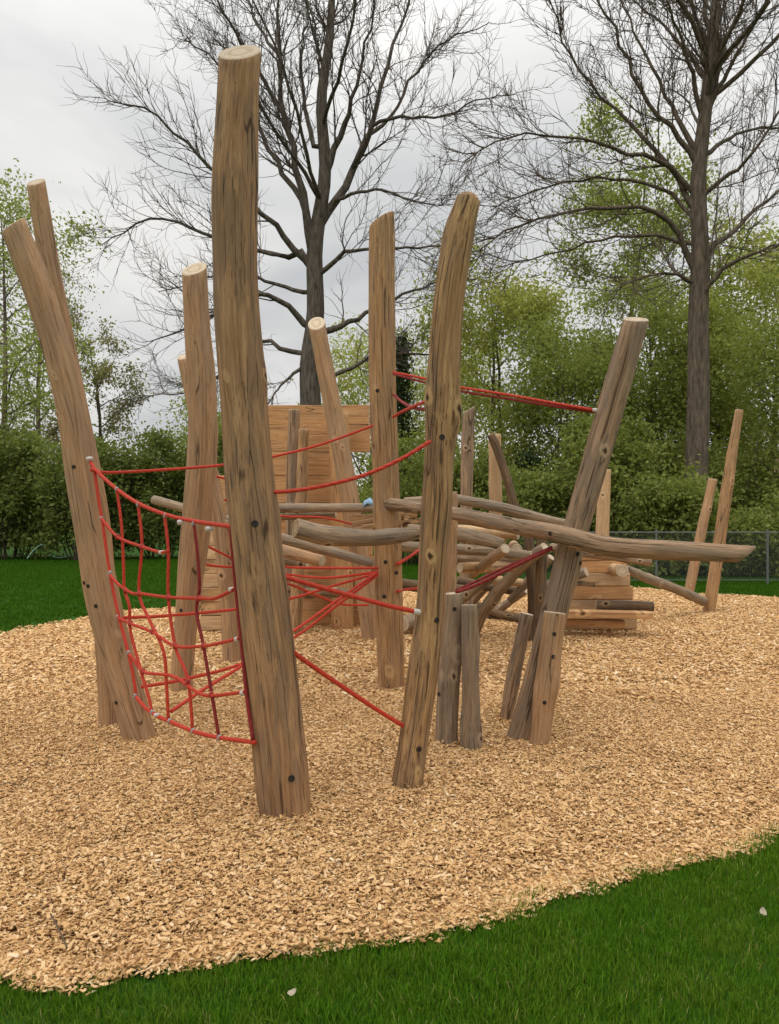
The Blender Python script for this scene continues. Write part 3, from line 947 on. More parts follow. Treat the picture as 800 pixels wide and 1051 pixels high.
log('ground_log', 'dark log lying on the hull bench', 'log',
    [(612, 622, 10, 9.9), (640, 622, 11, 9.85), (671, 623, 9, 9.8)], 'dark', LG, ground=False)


for lab, pts, mt in (
        ('brown log lying level just below the grey middle log', [(470, 573, 9, 9.3), (500, 575, 10, 9.25), (537, 577, 9, 9.2)], 'greytan'),
        ('thin pale log low in the pile behind the dark red rope', [(498, 594, 8, 9.9), (525, 597, 8, 9.8), (558, 601, 8, 9.7)], 'pale'),
        ('dark log low in the pile behind the short grey posts', [(470, 596, 10, 10.2), (500, 602, 9, 10.1), (532, 607, 9, 10.0)], 'dark'),
        ('grey log crossing upward behind the short grey posts', [(466, 622, 9, 9.7), (490, 602, 10, 9.5), (514, 584, 9, 9.3)], 'grey'),
        ('thin grey log crossing upward left of the leaning post', [(524, 616, 8, 9.9), (545, 594, 8, 9.7), (566, 572, 8, 9.5)], 'grey'),
        ('grey log end poking out between leaning post and hull', [(550, 606, 9, 10.0), (575, 596, 10, 9.8), (602, 587, 10, 9.6)], 'grey'),
        ('short log end on with round pale face under the thick grey log', [(527, 560, 9, 9.6), (531, 564, 11, 8.7)], 'tan'),
        ('brown log lying along the base of the low plank wall', [(285, 603, 9, 10.0), (330, 607, 10, 9.95), (383, 612, 9, 9.9)], 'greytan'),
        ('grey crooked log lying highest under the thin top log', [(470, 533, 9, 9.0), (505, 537, 10, 8.9), (545, 547, 10, 8.8)], 'grey'),
        ('dark brown log bridging from rugged post to the pale stripped log', [(440, 575, 11, 9.6), (470, 566, 10, 9.5), (505, 556, 9, 9.4)], 'dark')):
    log('log', lab, 'log', pts, mt, LG, ground=False, lump=0.05)


# ------------------------------------------------------------------ plank walls
def board(parent, p0, p1, hgt, thick, mat='plank', name='board', bow=0.0):
    """a sawn plank from p0 to p1 (world points on its centre line) with worn edges; hgt is vertical"""
    SEED[0] += 1
    r_ = random.Random(SEED[0] * 7 + 1)
    p0, p1 = np.array(p0), np.array(p1)
    L = np.linalg.norm(p1 - p0)
    T = (p1 - p0) / L
    sd = np.cross(T, (0, 0, 1.0))
    sd /= np.linalg.norm(sd)
    U = np.cross(sd, T)
    c = min(thick, hgt) * 0.07
    a, b = thick / 2, hgt / 2
    prof = [(-a + c, -b), (a - c, -b), (a, -b + c), (a, 0), (a, b - c), (a - c, b), (-a + c, b), (-a, b - c), (-a, 0), (-a, -b + c)]
    m = len(prof)
    n = max(4, int(L / 0.1))
    off = np.array([r_.uniform(-9, 9) for _ in range(3)])
    ph = [r_.uniform(0, 6.28) for _ in range(4)]
    ks = [(r_.uniform(0.05, 0.95) * L, r_.uniform(-b, b) * 0.8, r_.uniform(0.012, 0.024)) for _ in range(3)]
    V, G, K, C, Fc, mi = [], [], [], [], [], []
    for i in range(n):
        t = i / (n - 1)
        w = 1 + 0.03 * math.sin(5 * t * L + ph[0])
        dz = 0.0015 * math.sin(3 * t * L + ph[1])
        dy = bow * 4 * t * (1 - t) + 0.006 * math.sin(4 * t * L + ph[2])
        for (x, z) in prof:
            V.append(p0 + T * L * t + sd * (x * w) + U * (z * (1 + 0.008 * math.sin(6 * t * L + ph[3])) + dz) + np.array([0, dy, 0]))
            G.append((x + off[0], z + off[1], t * L + off[2]))
            K.append(max(math.exp(-((t * L - k0) ** 2 + (z - k1) ** 2) / (2 * k2 * k2)) for k0, k1, k2 in ks))
            C.append(math.hypot(x, z + b * 1.5))
    for i in range(n - 1):
        for j in range(m):
            k = (j + 1) % m
            Fc.append((i * m + j, i * m + k, (i + 1) * m + k, (i + 1) * m + j))
            mi.append(0)
    Fc.append(tuple(range(m))[::-1])
    Fc.append(tuple(range((n - 1) * m, n * m)))
    mi += [1, 1]
    o = mesh_obj(name, V, Fc, [WOOD[mat], END], None, False, G, K, C, mi)
    return keep(o, parent)


def plank_wall(name, label, x0, x1, rows, d, mats=('plank',), thick=0.06, bow=0.0, base=None, jitter=4):
    """rows: list of (top_px, bottom_px[, x0, x1]); every row one board"""
    c = W((x0 + x1) / 2, rows[-1][1], d)
    root = empty(name, (c.x, c.y, max(0.0, c.z)))
    tag(root, label, 'wall', 'stacked plank walls of the play ship')
    for i, r in enumerate(rows):
        xa, xb = (r[2], r[3]) if len(r) > 3 else (x0 + rng.uniform(-jitter, jitter), x1 + rng.uniform(-jitter, jitter))
        y = (r[0] + r[1]) / 2
        h = (r[1] - r[0]) * d / F - 0.002
        board(root, W(xa, y, d), W(xb, y, d), h, thick * rng.uniform(0.85, 1.1), rng.choice(mats), bow=bow)
    return root


def rows_(y0, y1, n):
    e = np.linspace(y0, y1, n + 1)
    return [(e[i], e[i + 1]) for i in range(n)]


wl = plank_wall('plank_wall', 'low wall of stacked planks behind the red rope web', 232, 386, rows_(528, 642, 8), 10.55, ('plank', 'gold', 'plank'), bow=0.12)
plank_wall('plank_wall', 'narrow tower of short stacked planks behind the climbing net', 208, 234, rows_(488, 646, 11), 10.1, ('plank', 'gold', 'pale'), jitter=2, thick=0.12)
up = plank_wall('plank_wall', 'high orange plank panel above the rail log, behind the slim posts', 240, 346, [(416, 436, 242, 379), (436, 464, 240, 380), (464, 488), (488, 516)], 10.6, ('plank',))
hr = plank_wall('plank_hull', 'right hull end of stacked short planks by the chips', 575, 648,
                [(562, 575, 574, 640), (575, 588, 572, 642), (588, 601, 570, 645), (601, 615, 570, 648), (615, 629, 568, 650), (629, 645, 566, 652)], 10.2, ('plank', 'pale', 'plank'), thick=0.16)
board(hr, W(577, 629, 9.75), W(668, 631, 9.65), 0.07, 0.26, 'plank', 'bench_board')
board(hr, W(575, 638, 9.9), W(640, 640, 9.8), 0.09, 0.22, 'plank', 'bench_board')
board(hr, W(587, 597, 9.98), W(610, 600, 9.98), 0.06, 0.1, 'dark', 'step_board')
for (px, py) in ((330, 606), (352, 600), (344, 632), (318, 612)):     # dark wood blocks stand in for the shade inside the low wall's slots
    b = board(wl, W(px - 4, py, 10.5), W(px + 4, py, 10.5), 0.05, 0.16, 'dark', 'slot_shade')
pf_ = empty('platform', W(398, 536, 7.2))
tag(pf_, 'small wedge of deck boards fixed round the golden post', 'platform')
for (x0, y0, x1, y1, d, h) in ((362, 538, 428, 528, 7.1, 0.05), (360, 532, 415, 528, 7.5, 0.05), (372, 541, 432, 534, 6.98, 0.04)):
    board(pf_, W(x0, y0, d), W(x1, y1, d), h, 0.2, 'gold', 'deck_board')
board(pf_, W(414, 536, 7.0), W(419, 537, 7.0), 0.12, 0.06, 'pale', 'bracket')


# ------------------------------------------------------------------ ropes
def tube(name, P, r, mat, parent=None, sides=8, n=None):
    P = np.array([list(p) for p in P], dtype=float)
    C = catmull([np.append(p, 0) for p in P], n or max(8, 5 * len(P)))[:, :3]
    T = np.gradient(C, axis=0)
    T /= np.linalg.norm(T, axis=1)[:, None]
    ref = np.array([0.13, 0.97, 0.2]) if abs(T[len(T) // 2][1]) < 0.9 else np.array([0, 0.1, 1.0])
    A = np.cross(T, ref)
    A /= np.linalg.norm(A, axis=1)[:, None]
    B = np.cross(A, T)
    s = np.concatenate([[0], np.cumsum(np.linalg.norm(np.diff(C, axis=0), axis=1))])
    V, G = [], []
    for i in range(len(C)):
        for j in range(sides):
            a = 2 * PI * j / sides
            V.append(C[i] + (A[i] * math.cos(a) + B[i] * math.sin(a)) * r)
            G.append((j / sides, 0, s[i]))
    fc = []
    for i in range(len(C) - 1):
        for j in range(sides):
            k = (j + 1) % sides
            fc.append((i * sides + j, i * sides + k, (i + 1) * sides + k, (i + 1) * sides + j))
    fc.append(tuple(range(sides))[::-1])
    fc.append(tuple(range((len(C) - 1) * sides, len(C) * sides)))
    if parent is None:
        o0 = C[0].copy()
        o = mesh_obj(name, [v - o0 for v in V], fc, [mat], None, True, G)
        o.location = o0
    else:
        o = mesh_obj(name, V, fc, [mat], None, True, G)
        keep(o, parent)
    return o


def ball_mesh(name, mat):
    me = bpy.data.meshes.new(name)
    V, Fc = [], []
    n = 10
    prof = [(0.55, -1.3), (0.9, -1.1), (1, -0.5), (1, 0.5), (0.9, 1.1), (0.55, 1.3)]
    for r, z in prof:
        for j in range(n):
            V.append((r * math.cos(j * 2 * PI / n), r * math.sin(j * 2 * PI / n), z))
    for q in range(len(prof) - 1):
        for j in range(n):
            k = (j + 1) % n
            Fc.append((q * n + j, q * n + k, (q + 1) * n + k, (q + 1) * n + j))
    Fc.append(tuple(range(n))[::-1])
    Fc.append(tuple(range((len(prof) - 1) * n, len(prof) * n)))
    me.from_pydata(V, [], Fc)
    me.materials.append(mat)
    me.polygons.foreach_set('use_smooth', np.ones(len(me.polygons), bool))
    return me


BALL_W, BALL_M, BALL_R = ball_mesh('end_cap', WHITE), ball_mesh('ferrule', METAL), ball_mesh('clamp', CLAMP)


def clamp(parent, p, me, size, direction=(0, 0, 1), name='rope_clamp'):
    o = bpy.data.objects.new(name, me)
    COL.objects.link(o)
    o.location = p
    o.rotation_euler = Vector(direction).to_track_quat('Z', 'Y').to_euler()
    o.scale = (size, size, size)
    return keep(o, parent)


def nd_(x):     # depth of the net, from the curved post on the left to the tallest post
    t = (x - 100) / 140.0
    return 5.22 + (4.12 - 5.22) * t


def N(px, py, push=0.0):
    return W(px, py, nd_(px) + push)


net = empty('climbing_net', N(170, 640))
tag(net, 'red rope climbing net hung between the curved post and the tallest post', 'net')
tube('border_rope', [N(*p) for p in ((92, 471), (98, 482), (120, 502), (143, 517), (170, 528), (200, 535), (236, 540), (252, 541))], 0.0125, RED, net)
tube('border_rope', [N(*p) for p in ((97, 481), (101, 510), (106, 540), (113, 588), (122, 632), (132, 670), (138, 700), (140, 716))], 0.0105, RED, net)
tube('border_rope', [N(*p) for p in ((139, 714), (150, 727), (162, 735), (178, 742), (200, 751), (225, 757), (262, 762))], 0.0115, RED, net)
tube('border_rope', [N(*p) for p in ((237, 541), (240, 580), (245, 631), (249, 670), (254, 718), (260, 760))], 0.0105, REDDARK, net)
VS = [[(120, 501), (125, 540), (127, 580), (128, 605), (133, 622), (134, 647), (145, 689), (154, 720), (156, 731)],
      [(142, 517), (146, 559), (143, 608), (154, 637), (168, 668), (171, 700), (173, 739)],
      [(169, 528), (173, 566), (173, 612), (180, 663), (193, 697), (198, 750)],
      [(199, 535), (203, 570), (205, 603), (202, 627), (209, 663), (217, 709), (225, 757)]]
for v in VS:
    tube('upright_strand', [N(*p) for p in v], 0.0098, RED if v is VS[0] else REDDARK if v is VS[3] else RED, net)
HS = [[(104, 532), (121, 551), (146, 561), (166, 567), (173, 565)],
      [(113, 590), (122, 600), (136, 609), (143, 609), (173, 613), (205, 614), (221, 614), (240, 605)],
      [(121, 634), (134, 640), (157, 649), (180, 663), (209, 663), (230, 659), (246, 655)],
      [(133, 671), (147, 689), (165, 692), (180, 695), (202, 710), (217, 714), (252, 710)]]
for h in HS:
    tube('cross_strand', [N(*p, push=-0.012) for p in h], 0.0098, RED, net)
for (x, y) in ((121, 551), (146, 561), (143, 609), (173, 613), (205, 614), (157, 648), (180, 663), (209, 663), (147, 689), (193, 700), (217, 713), (129, 606), (134, 640)):
    clamp(net, N(x, y, -0.008), BALL_R, 0.0135, (0.2, 0, 1))
for (x, y) in ((120, 502), (142, 518), (170, 529), (199, 537), (104, 532), (113, 589), (121, 633), (132, 670), (139, 714), (156, 731), (174, 740), (198, 750), (225, 757), (113, 588)):
    clamp(net, N(x, y, -0.008), BALL_M, 0.0112, (0.3, 0, 1), 'ferrule')
for (x, y, s) in ((186, 536, 0.016), (215, 543, 0.016), (238, 605, 0.013), (244, 656, 0.013), (250, 711, 0.014), (161, 734, 0.013), (166, 567, 0.013), (92, 471, 0.016)):
    clamp(net, N(x, y, -0.012), BALL_W, s, (1, 0, 0.1), 'end_cap')

RG = 'red ropes strung between the posts'


def rope(label, pts, r=0.0105, mat=RED, caps=()):
    o = tube('rope', [W(*p) for p in pts], r, mat)
    tag(o, label, 'rope', RG)
    for i in caps:
        c = bpy.data.objects.new('end_cap', BALL_W)
        COL.objects.link(c)
        c.parent = o
        c.location = W(*pts[i]) - Vector(o.location)
        a = W(*pts[1 if i == 0 else i - 1]) - W(*pts[i])
        c.rotation_euler = a.to_track_quat('Z', 'Y').to_euler()
        c.scale = (r * 1.3,) * 3
    return o


rope('upper red rope from the curved post past the tallest post to the golden post', [(93, 482, 5.2), (110, 485, 5.3), (170, 482, 5.7), (231, 477, 6.0), (279, 469, 6.3), (330, 456, 6.55), (383, 437, 6.72)])
rope('red rope sagging from the tallest post across the golden post to the rugged post', [(270, 503, 4.0), (284, 505, 4.05), (320, 501, 4.12), (370, 489, 4.2), (410, 472, 4.27), (442, 453, 4.33)])
rope('doubled red rope high up running right to the leaning grey post', [(404, 382, 6.75), (438, 389, 6.4), (470, 397, 6.1), (520, 405, 5.8), (570, 414, 5.5), (611, 421, 5.33)], 0.0105, RED, (5,))
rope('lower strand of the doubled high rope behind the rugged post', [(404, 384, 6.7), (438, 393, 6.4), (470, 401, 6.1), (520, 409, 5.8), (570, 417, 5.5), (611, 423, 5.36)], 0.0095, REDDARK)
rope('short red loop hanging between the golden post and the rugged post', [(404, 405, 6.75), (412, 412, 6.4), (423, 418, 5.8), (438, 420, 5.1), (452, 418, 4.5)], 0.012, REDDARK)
rope('short red rope rising from the golden post to the rugged post', [(404, 428, 6.75), (412, 423, 6.3), (425, 417, 5.6), (440, 411, 4.9), (455, 406, 4.5)], 0.012)
rope('thick red rope slanting down to the foot of the rugged post', [(296, 664, 4.05), (306, 673, 4.08), (330, 690, 4.15), (355, 707, 4.22), (385, 727, 4.3), (414, 745, 4.36)], 0.0128)
rope('red rope from the tallest post sloping across to the middle of the rugged post', [(280, 588, 4.05), (292, 592, 4.08), (330, 603, 4.15), (370, 614, 4.24), (400, 622, 4.3), (428, 628, 4.36)], 0.0135, RED, (5,))
rope('red rope running level from the net post to the golden post', [(127, 634, 5.25), (170, 632, 5.6), (244, 625, 6.1), (296, 615, 6.4), (340, 602, 6.6), (388, 588, 6.74)], 0.0115)
rope('slack red rope low behind the net, rising to the golden post', [(146, 705, 5.1), (190, 697, 5.5), (249, 681, 5.9), (304, 653, 6.3), (345, 622, 6.55), (388, 590, 6.74)], 0.012)
rope('red rope from the foot of the net up to the golden post', [(176, 730, 4.65), (210, 707, 5.1), (249, 683, 5.6), (304, 646, 6.1), (345, 617, 6.45), (388, 587, 6.74)], 0.012)
rope('topmost red strand of the rope web left of the golden post', [(240, 578, 8.0), (291, 582, 7.6), (340, 583, 7.2), (388, 583, 6.76)], 0.0125)
rope('middle red strand of the rope web left of the golden post', [(238, 582, 8.0), (291, 589, 7.6), (335, 593, 7.2), (388, 587, 6.76)], 0.0125)
rope('far red strand of the rope web reaching to the slim leaning post', [(240, 592, 8.0), (291, 598, 8.3), (325, 611, 8.8), (350, 620, 9.1), (378, 621, 9.4)], 0.0135)
rope('faint thin red rope far back along the rail log', [(217, 510, 8.1), (234, 514, 8.3), (287, 529, 8.6), (330, 531, 8.9), (362, 538, 9.3)], 0.012)
rope('short red rope behind the net, upper one by the plank tower', [(203, 556, 6.9), (222, 565, 7.3), (240, 574, 7.9)], 0.012)
rope('short red rope behind the net, lower one by the plank tower', [(203, 578, 6.85), (222, 581, 7.3), (240, 582, 7.9)], 0.012)
rope('short red rope highest behind the wavy tan post', [(212, 488, 6.8), (222, 489, 7.3), (234, 492, 7.9)], 0.012)
rope('broad dark red rope rising from the short grey post to the leaning post', [(468, 608, 5.25), (490, 600, 5.3), (515, 588, 5.32), (545, 573, 5.33), (567, 563, 5.34)], 0.0125, REDDARK)
rope('red rope just above the broad dark red one', [(468, 606, 5.3), (490, 596, 5.34), (515, 584, 5.36), (545, 571, 5.38), (567, 561, 5.38)], 0.0085, REDDARK)
rope('short red rope between the golden post and rugged post, with a pale end', [(408, 579, 6.8), (418, 573, 7.0), (432, 564, 7.3), (445, 560, 7.5)], 0.015, RED, (2,))
rope('small red rope low between the golden post and rugged post', [(408, 607, 6.8), (418, 605, 7.1), (440, 603, 7.5)], 0.012, RED)


# chips kicked up against the feet of the posts
hp_ = []
for o in list(COL.objects):
    if o.name.split('.')[0] in ('log_post', 'support_post') and o.name in LOGS:
        pts, R = LOGS[o.name]
        i = int(np.argmin(np.abs(pts[:, 2])))
        if pts[i][1] < 10:
            for k in range(int(60 + 200 * R[i])):
                a, q = rng.uniform(0, 6.28), R[i] * 0.95 + abs(rng.gauss(0, 0.06))
                hp_.append((pts[i][0] + q * math.cos(a), pts[i][1] + q * math.sin(a), -0.05 + gnoise(pts[i][0], pts[i][1]) + max(0, 0.03 - 0.45 * (q - R[i])) * rng.uniform(0.4, 1.0)))
hp_ = np.array(hp_)
ch = scatter('wood_chips', hp_, np.column_stack([nrng.normal(0, 0.25, len(hp_)), nrng.normal(0, 0.25, len(hp_)), nrng.uniform(0, 6.28, len(hp_))]), nrng.uniform(0.8, 1.1, len(hp_)), chip_rim2)
tag(ch, 'wood chips heaped against the feet of the posts', 'wood chips')


# ------------------------------------------------------------------ trees
def tubes_mesh(name, polys, sides, mat, parent, raw=False):
    """polys: list of (points (n,3), radii (n,)) -> one mesh"""
    groups = {}
    for P, R in polys:
        groups.setdefault(len(P), []).append((P, R))
    Vs, Qs, off = [], [], 0
    for n, lst in groups.items():
        P = np.array([p for p, _ in lst])
        R = np.array([r for _, r in lst])
        T = np.gradient(P, axis=1)
        T /= np.linalg.norm(T, axis=2)[..., None] + 1e-9
        ref = np.where(np.abs(T[:, :, 2:3]) > 0.85, np.array([1.0, 0, 0]), np.array([0, 0, 1.0]))
        ref = np.broadcast_to(ref[:, :1, :], T.shape)
        A = np.cross(T, ref)
        A /= np.linalg.norm(A, axis=2)[..., None] + 1e-9
        B = np.cross(A, T)
        th = np.arange(sides) * 2 * PI / sides
        V = P[:, :, None, :] + R[:, :, None, None] * (A[:, :, None, :] * np.cos(th)[None, None, :, None] + B[:, :, None, :] * np.sin(th)[None, None, :, None])
        m = len(lst)
        idx = np.arange(m * n * sides).reshape(m, n, sides) + off
        nx = np.roll(idx, -1, axis=2)
        Q = np.stack([idx[:, :-1], nx[:, :-1], nx[:, 1:], idx[:, 1:]], axis=-1).reshape(-1, 4)
        Vs.append(V.reshape(-1, 3))
        Qs.append(Q)
        off += m * n * sides
    if raw:
        return np.concatenate(Vs), np.concatenate(Qs)
    o = fast_mesh(name, np.concatenate(Vs), np.concatenate(Qs), mat)
    return keep(o, parent)


def grow(r, p, d, L, rad, npt=5, wander=0.22, trop=0.12, tip=0.35):
    P, R = [np.array(p)], [rad]
    d = np.array(d) / np.linalg.norm(d)
    for i in range(1, npt):
        d = d + np.array([r.gauss(0, wander), r.gauss(0, wander), r.gauss(0, wander) + trop])
        d /= np.linalg.norm(d)
        P.append(P[-1] + d * L / (npt - 1))
        R.append(rad * (1 - (1 - tip) * i / (npt - 1)))
    return np.array(P), np.array(R)


def child_dir(r, t, ang):
    t = t / np.linalg.norm(t)
    v = np.array([r.gauss(0, 1), r.gauss(0, 1), r.gauss(0, 1)])
    v -= t * v.dot(t)
    v /= np.linalg.norm(v) + 1e-9
    return t * math.cos(ang) + v * math.sin(ang)


def spawn(r, polys, per_m, L0, L1, rf, t0=0.2, npt=5, ang=(0.5, 1.1), trop=0.1, wander=0.25, rmin=0.004, keep_up=0.0):
    out = []
    for P, R in polys:
        seg = np.linalg.norm(np.diff(P, axis=0), axis=1)
        cum = np.concatenate([[0], np.cumsum(seg)])
        Lt = cum[-1]
        k = Lt * (1 - t0) * per_m
        k = int(k) + (1 if r.random() < k - int(k) else 0)
        for _ in range(k):
            u = (t0 + (1 - t0) * r.random() ** 0.8) * Lt
            i = min(int(np.searchsorted(cum, u, side='right')) - 1, len(seg) - 1)
            f = (u - cum[i]) / (seg[i] + 1e-9)
            p = P[i] * (1 - f) + P[i + 1] * f
            rr = R[i] * (1 - f) + R[i + 1] * f
            d = child_dir(r, P[i + 1] - P[i], r.uniform(*ang))
            d[2] += keep_up
            L = r.uniform(L0, L1) * (1.15 - 0.55 * u / Lt)
            out.append(grow(r, p, d, L, max(rmin, rr * rf), npt, wander, trop))
    return out


def limb_poly(pts, D, spread, w0, w1, npt, r):
    """pts in pixels; depth drifts by spread metres to the tip; widths in metres"""
    rows = []
    n = len(pts)
    for i, (px, py) in enumerate(pts):
        t = i / (n - 1)
        v = W(px, py, D + spread * t ** 1.2)
        rows.append([v.x, v.y, v.z, w0 + (w1 - w0) * t ** 0.8])
    C = catmull(rows, npt)
    P = C[:, :3].copy()
    L = np.linalg.norm(P[-1] - P[0])
    for q in range(1, npt):
        P[q] += np.array([r.gauss(0, 1), r.gauss(0, 1), r.gauss(0, 1)]) * L * 0.006
    return P, np.maximum(C[:, 3], 0.012)


def bare_tree(label, D, base, trunk, limbs, seed, w_trunk, group, twig=1.0, BARK=BARK):
    r = random.Random(seed)
    b = W(base[0], base[1], D)
    root = empty('bare_tree', (b.x, b.y, -0.04))
    tag(root, label, 'tree', group)
    bx = [base] + trunk
    rows = []
    for i, p in enumerate(bx):
        v = W(p[0], p[1], D)
        t = i / (len(bx) - 1)
        rows.append([v.x, v.y, v.z if i else -0.2, w_trunk * (1 - 0.88 * t ** 1.1) * (1.35 if i == 0 else 1)])
    C = catmull(rows, 40)
    tubes_mesh('trunk', [(C[:, :3], C[:, 3])], 14, BARK, root)
    L0 = []
    ax = C[:, :3]
    for (pts, spread, w0) in limbs:
        P, R = limb_poly(pts, D, spread, w0 * 0.92, 0.014, 16, r)
        pool = np.concatenate([ax] + [q[0] for q in L0])
        q = pool[np.argmin(np.linalg.norm(pool - P[0] + np.array([0, 0, 0.25]), axis=1))]
        L0.append((np.concatenate([[q], P]), np.concatenate([[R[0] * 1.1], R])))
    # limbs towards and away from the viewer
    top = C[:, :3]
    for q in range(9):
        p = top[int(14 + 24 * r.random())]
        s = r.choice((-1, 1))
        L0.append(grow(r, p, (r.gauss(0, 0.5), s * 1.0, r.uniform(0.3, 1.1)), r.uniform(4, 6.5), 0.07, 12, 0.12, 0.05, 0.25))
    L0.append((C[22:, :3], C[22:, 3]))
    L1 = spawn(r, L0, 3.7 * twig, 1.2, 3.2, 0.30, 0.18, 8, (0.4, 0.9), 0.10, 0.15, 0.013)
    L2 = spawn(r, L1, 4.6 * twig, 0.5, 1.4, 0.5, 0.1, 6, (0.4, 0.95), 0.06, 0.22, 0.0075)
    L3 = spawn(r, L2, 5.6 * twig, 0.25, 0.7, 0.6, 0.1, 4, (0.35, 0.9), 0.05, 0.24, 0.0054)
    limbs_o = tubes_mesh('limbs', L0[:-1], 8, BARK, root)
    cr = tubes_mesh('crown', L1 + L2, 4, BARK, root)
    tw = tubes_mesh('twigs', L3, 3, BARK, root)
    tw.parent = cr
    tw.matrix_parent_inverse = Matrix.Translation(-Vector(root.location))
    return root, L3


TG = 'bare trees behind the playground'
bare_tree('big bare tree behind the plank panel, its trunk left of centre', 25.0, (320, 574),
          [(319, 480), (319, 415), (318, 372), (324, 324), (323, 262), (327, 227), (334, 175), (330, 105), (338, 44), (341, -5), (345, -90), (348, -150)],
          [([(322, 262), (319, 236), (308, 184), (292, 118), (286, 44), (288, 0), (292, -90)], -1.0, 0.2),
           ([(327, 232), (345, 205), (367, 162), (380, 130), (400, 60), (419, 0), (440, -80)], 1.2, 0.19),
           ([(334, 180), (352, 130), (362, 100), (376, 40), (392, -30)], -1.5, 0.13),
           ([(367, 162), (384, 128), (410, 120), (445, 122), (480, 108), (512, 96)], -1.2, 0.09),
           ([(314, 267), (292, 243), (266, 214), (222, 175), (183, 140), (144, 109), (113, 105)], -2.2, 0.13),
           ([(310, 258), (288, 262), (262, 257), (218, 243), (182, 228), (152, 225), (128, 236), (104, 251)], 1.5, 0.11),
           ([(312, 332), (292, 310), (266, 302), (238, 314), (206, 330), (183, 341), (157, 350)], -2.5, 0.12),
           ([(313, 363), (290, 358), (270, 350), (240, 372), (212, 398), (186, 403), (140, 405)], 2.0, 0.10),
           ([(330, 341), (350, 334), (371, 324), (406, 306), (446, 291), (470, 288)], 1.8, 0.13),
           ([(327, 282), (345, 266), (362, 258), (406, 254), (450, 252), (490, 243)], -2.0, 0.10),
           ([(321, 392), (345, 385), (380, 367), (412, 362), (446, 363), (470, 352)], 2.4, 0.10),
           ([(310, 205), (285, 170), (262, 120), (240, 80), (205, 50), (180, 40)], 2.4, 0.11),
           ([(295, 125), (270, 80), (245, 40), (225, 0), (210, -40)], -2.0, 0.09),
           ([(288, 60), (262, 20), (245, -30)], 1.6, 0.07),
           ([(376, 140), (402, 120), (430, 70), (462, 40), (500, 25)], 2.0, 0.08),
           ([(345, 205), (385, 195), (420, 205), (455, 212)], -1.8, 0.07),
           ([(312, 300), (280, 290), (240, 280), (200, 290), (165, 300)], 0.5, 0.08),
           ([(322, 150), (310, 90), (312, 40), (316, -20)], 2.2, 0.09),
           ([(318, 372), (300, 385), (285, 400), (270, 425)], -1.0, 0.08)], 11, 0.38, TG, 1.26)
bare_tree('big bare tree at the right with a straight trunk', 20.5, (713, 585),
          [(714, 500), (717, 420), (717, 324), (719, 264), (717, 185), (724, 116), (731, 46), (735, 0), (738, -90), (740, -140)],
          [([(712, 275), (704, 252), (689, 226), (660, 214), (620, 213), (583, 216), (522, 236), (490, 259)], -1.5, 0.11),
           ([(714, 215), (700, 192), (680, 162), (650, 130), (629, 111), (592, 69), (573, 28), (562, -10)], 1.2, 0.10),
           ([(716, 170), (700, 145), (680, 125), (652, 79), (633, 37), (610, -5), (590, -50)], -1.0, 0.10),
           ([(715, 200), (690, 172), (661, 162), (625, 150), (592, 143), (532, 139), (476, 166)], -1.8, 0.09),
           ([(718, 158), (695, 120), (676, 80), (647, 22), (630, -30)], 1.6, 0.09),
           ([(722, 120), (712, 80), (700, 40), (685, 5), (670, -50)], -1.4, 0.085),
           ([(720, 268), (736, 250), (754, 236), (780, 212), (805, 190), (850, 165)], 1.4, 0.11),
           ([(719, 320), (726, 296), (745, 274), (768, 261), (800, 252), (850, 247)], -1.6, 0.10),
           ([(722, 160), (740, 147), (763, 136), (800, 131), (850, 138)], 1.8, 0.08),
           ([(725, 115), (740, 88), (756, 58), (778, 20), (798, -15)], -1.2, 0.09),
           ([(724, 130), (738, 70), (752, 30), (766, -10), (776, -60)], 1.5, 0.08),
           ([(718, 205), (740, 185), (770, 160), (800, 115), (820, 80)], -2.0, 0.08),
           ([(713, 250), (690, 245), (650, 240), (600, 250), (550, 265), (510, 275)], 2.0, 0.07),
           ([(714, 240), (695, 205), (650, 185), (600, 185), (550, 195), (505, 215)], 1.0, 0.07),
           ([(730, 60), (716, 20), (700, -20), (690, -70)], 2.0, 0.07),
           ([(712, 290), (690, 280), (660, 285), (625, 300)], -1.5, 0.06)], 12, 0.33, TG, 1.34, BARK2)


def leaves(name, P, size, mat, parent, r, flat=0.0, wood=None):
    n = len(P)
    nv = r.normal(size=(n, 3))
    nv[:, 2] += flat
    nv /= np.linalg.norm(nv, axis=1)[:, None]
    a = r.normal(size=(n, 3))
    u = np.cross(nv, a)
    u /= np.linalg.norm(u, axis=1)[:, None] + 1e-9
    v = np.cross(nv, u)
    s = size * r.uniform(0.6, 1.4, n)
    V = np.zeros((n, 4, 3))
    V[:, 0] = P - u * s[:, None]
    V[:, 1] = P + v * (s * 0.55)[:, None] + nv * (s * 0.15)[:, None]
    V[:, 2] = P + u * s[:, None]
    V[:, 3] = P - v * (s * 0.55)[:, None] + nv * (s * 0.15)[:, None]
    VV, QQ, rr = V.reshape(-1, 3), np.arange(n * 4).reshape(n, 4), r.beta(2, 2, n)
    if wood is not None:
        QQ = np.concatenate([QQ, wood[1] + len(VV)])
        VV = np.concatenate([VV, wood[0]])
        rr = np.concatenate([rr, np.zeros(len(wood[1]))])
    o = fast_mesh(name, VV, QQ, mat, rnd=rr, smooth=False)
    if wood is not None:
        o.data.materials.append(BARK2)
        mi = np.zeros(len(QQ), np.int32)
        mi[n:] = 1
        o.data.polygons.foreach_set('material_index', mi)
    return keep(o, parent)


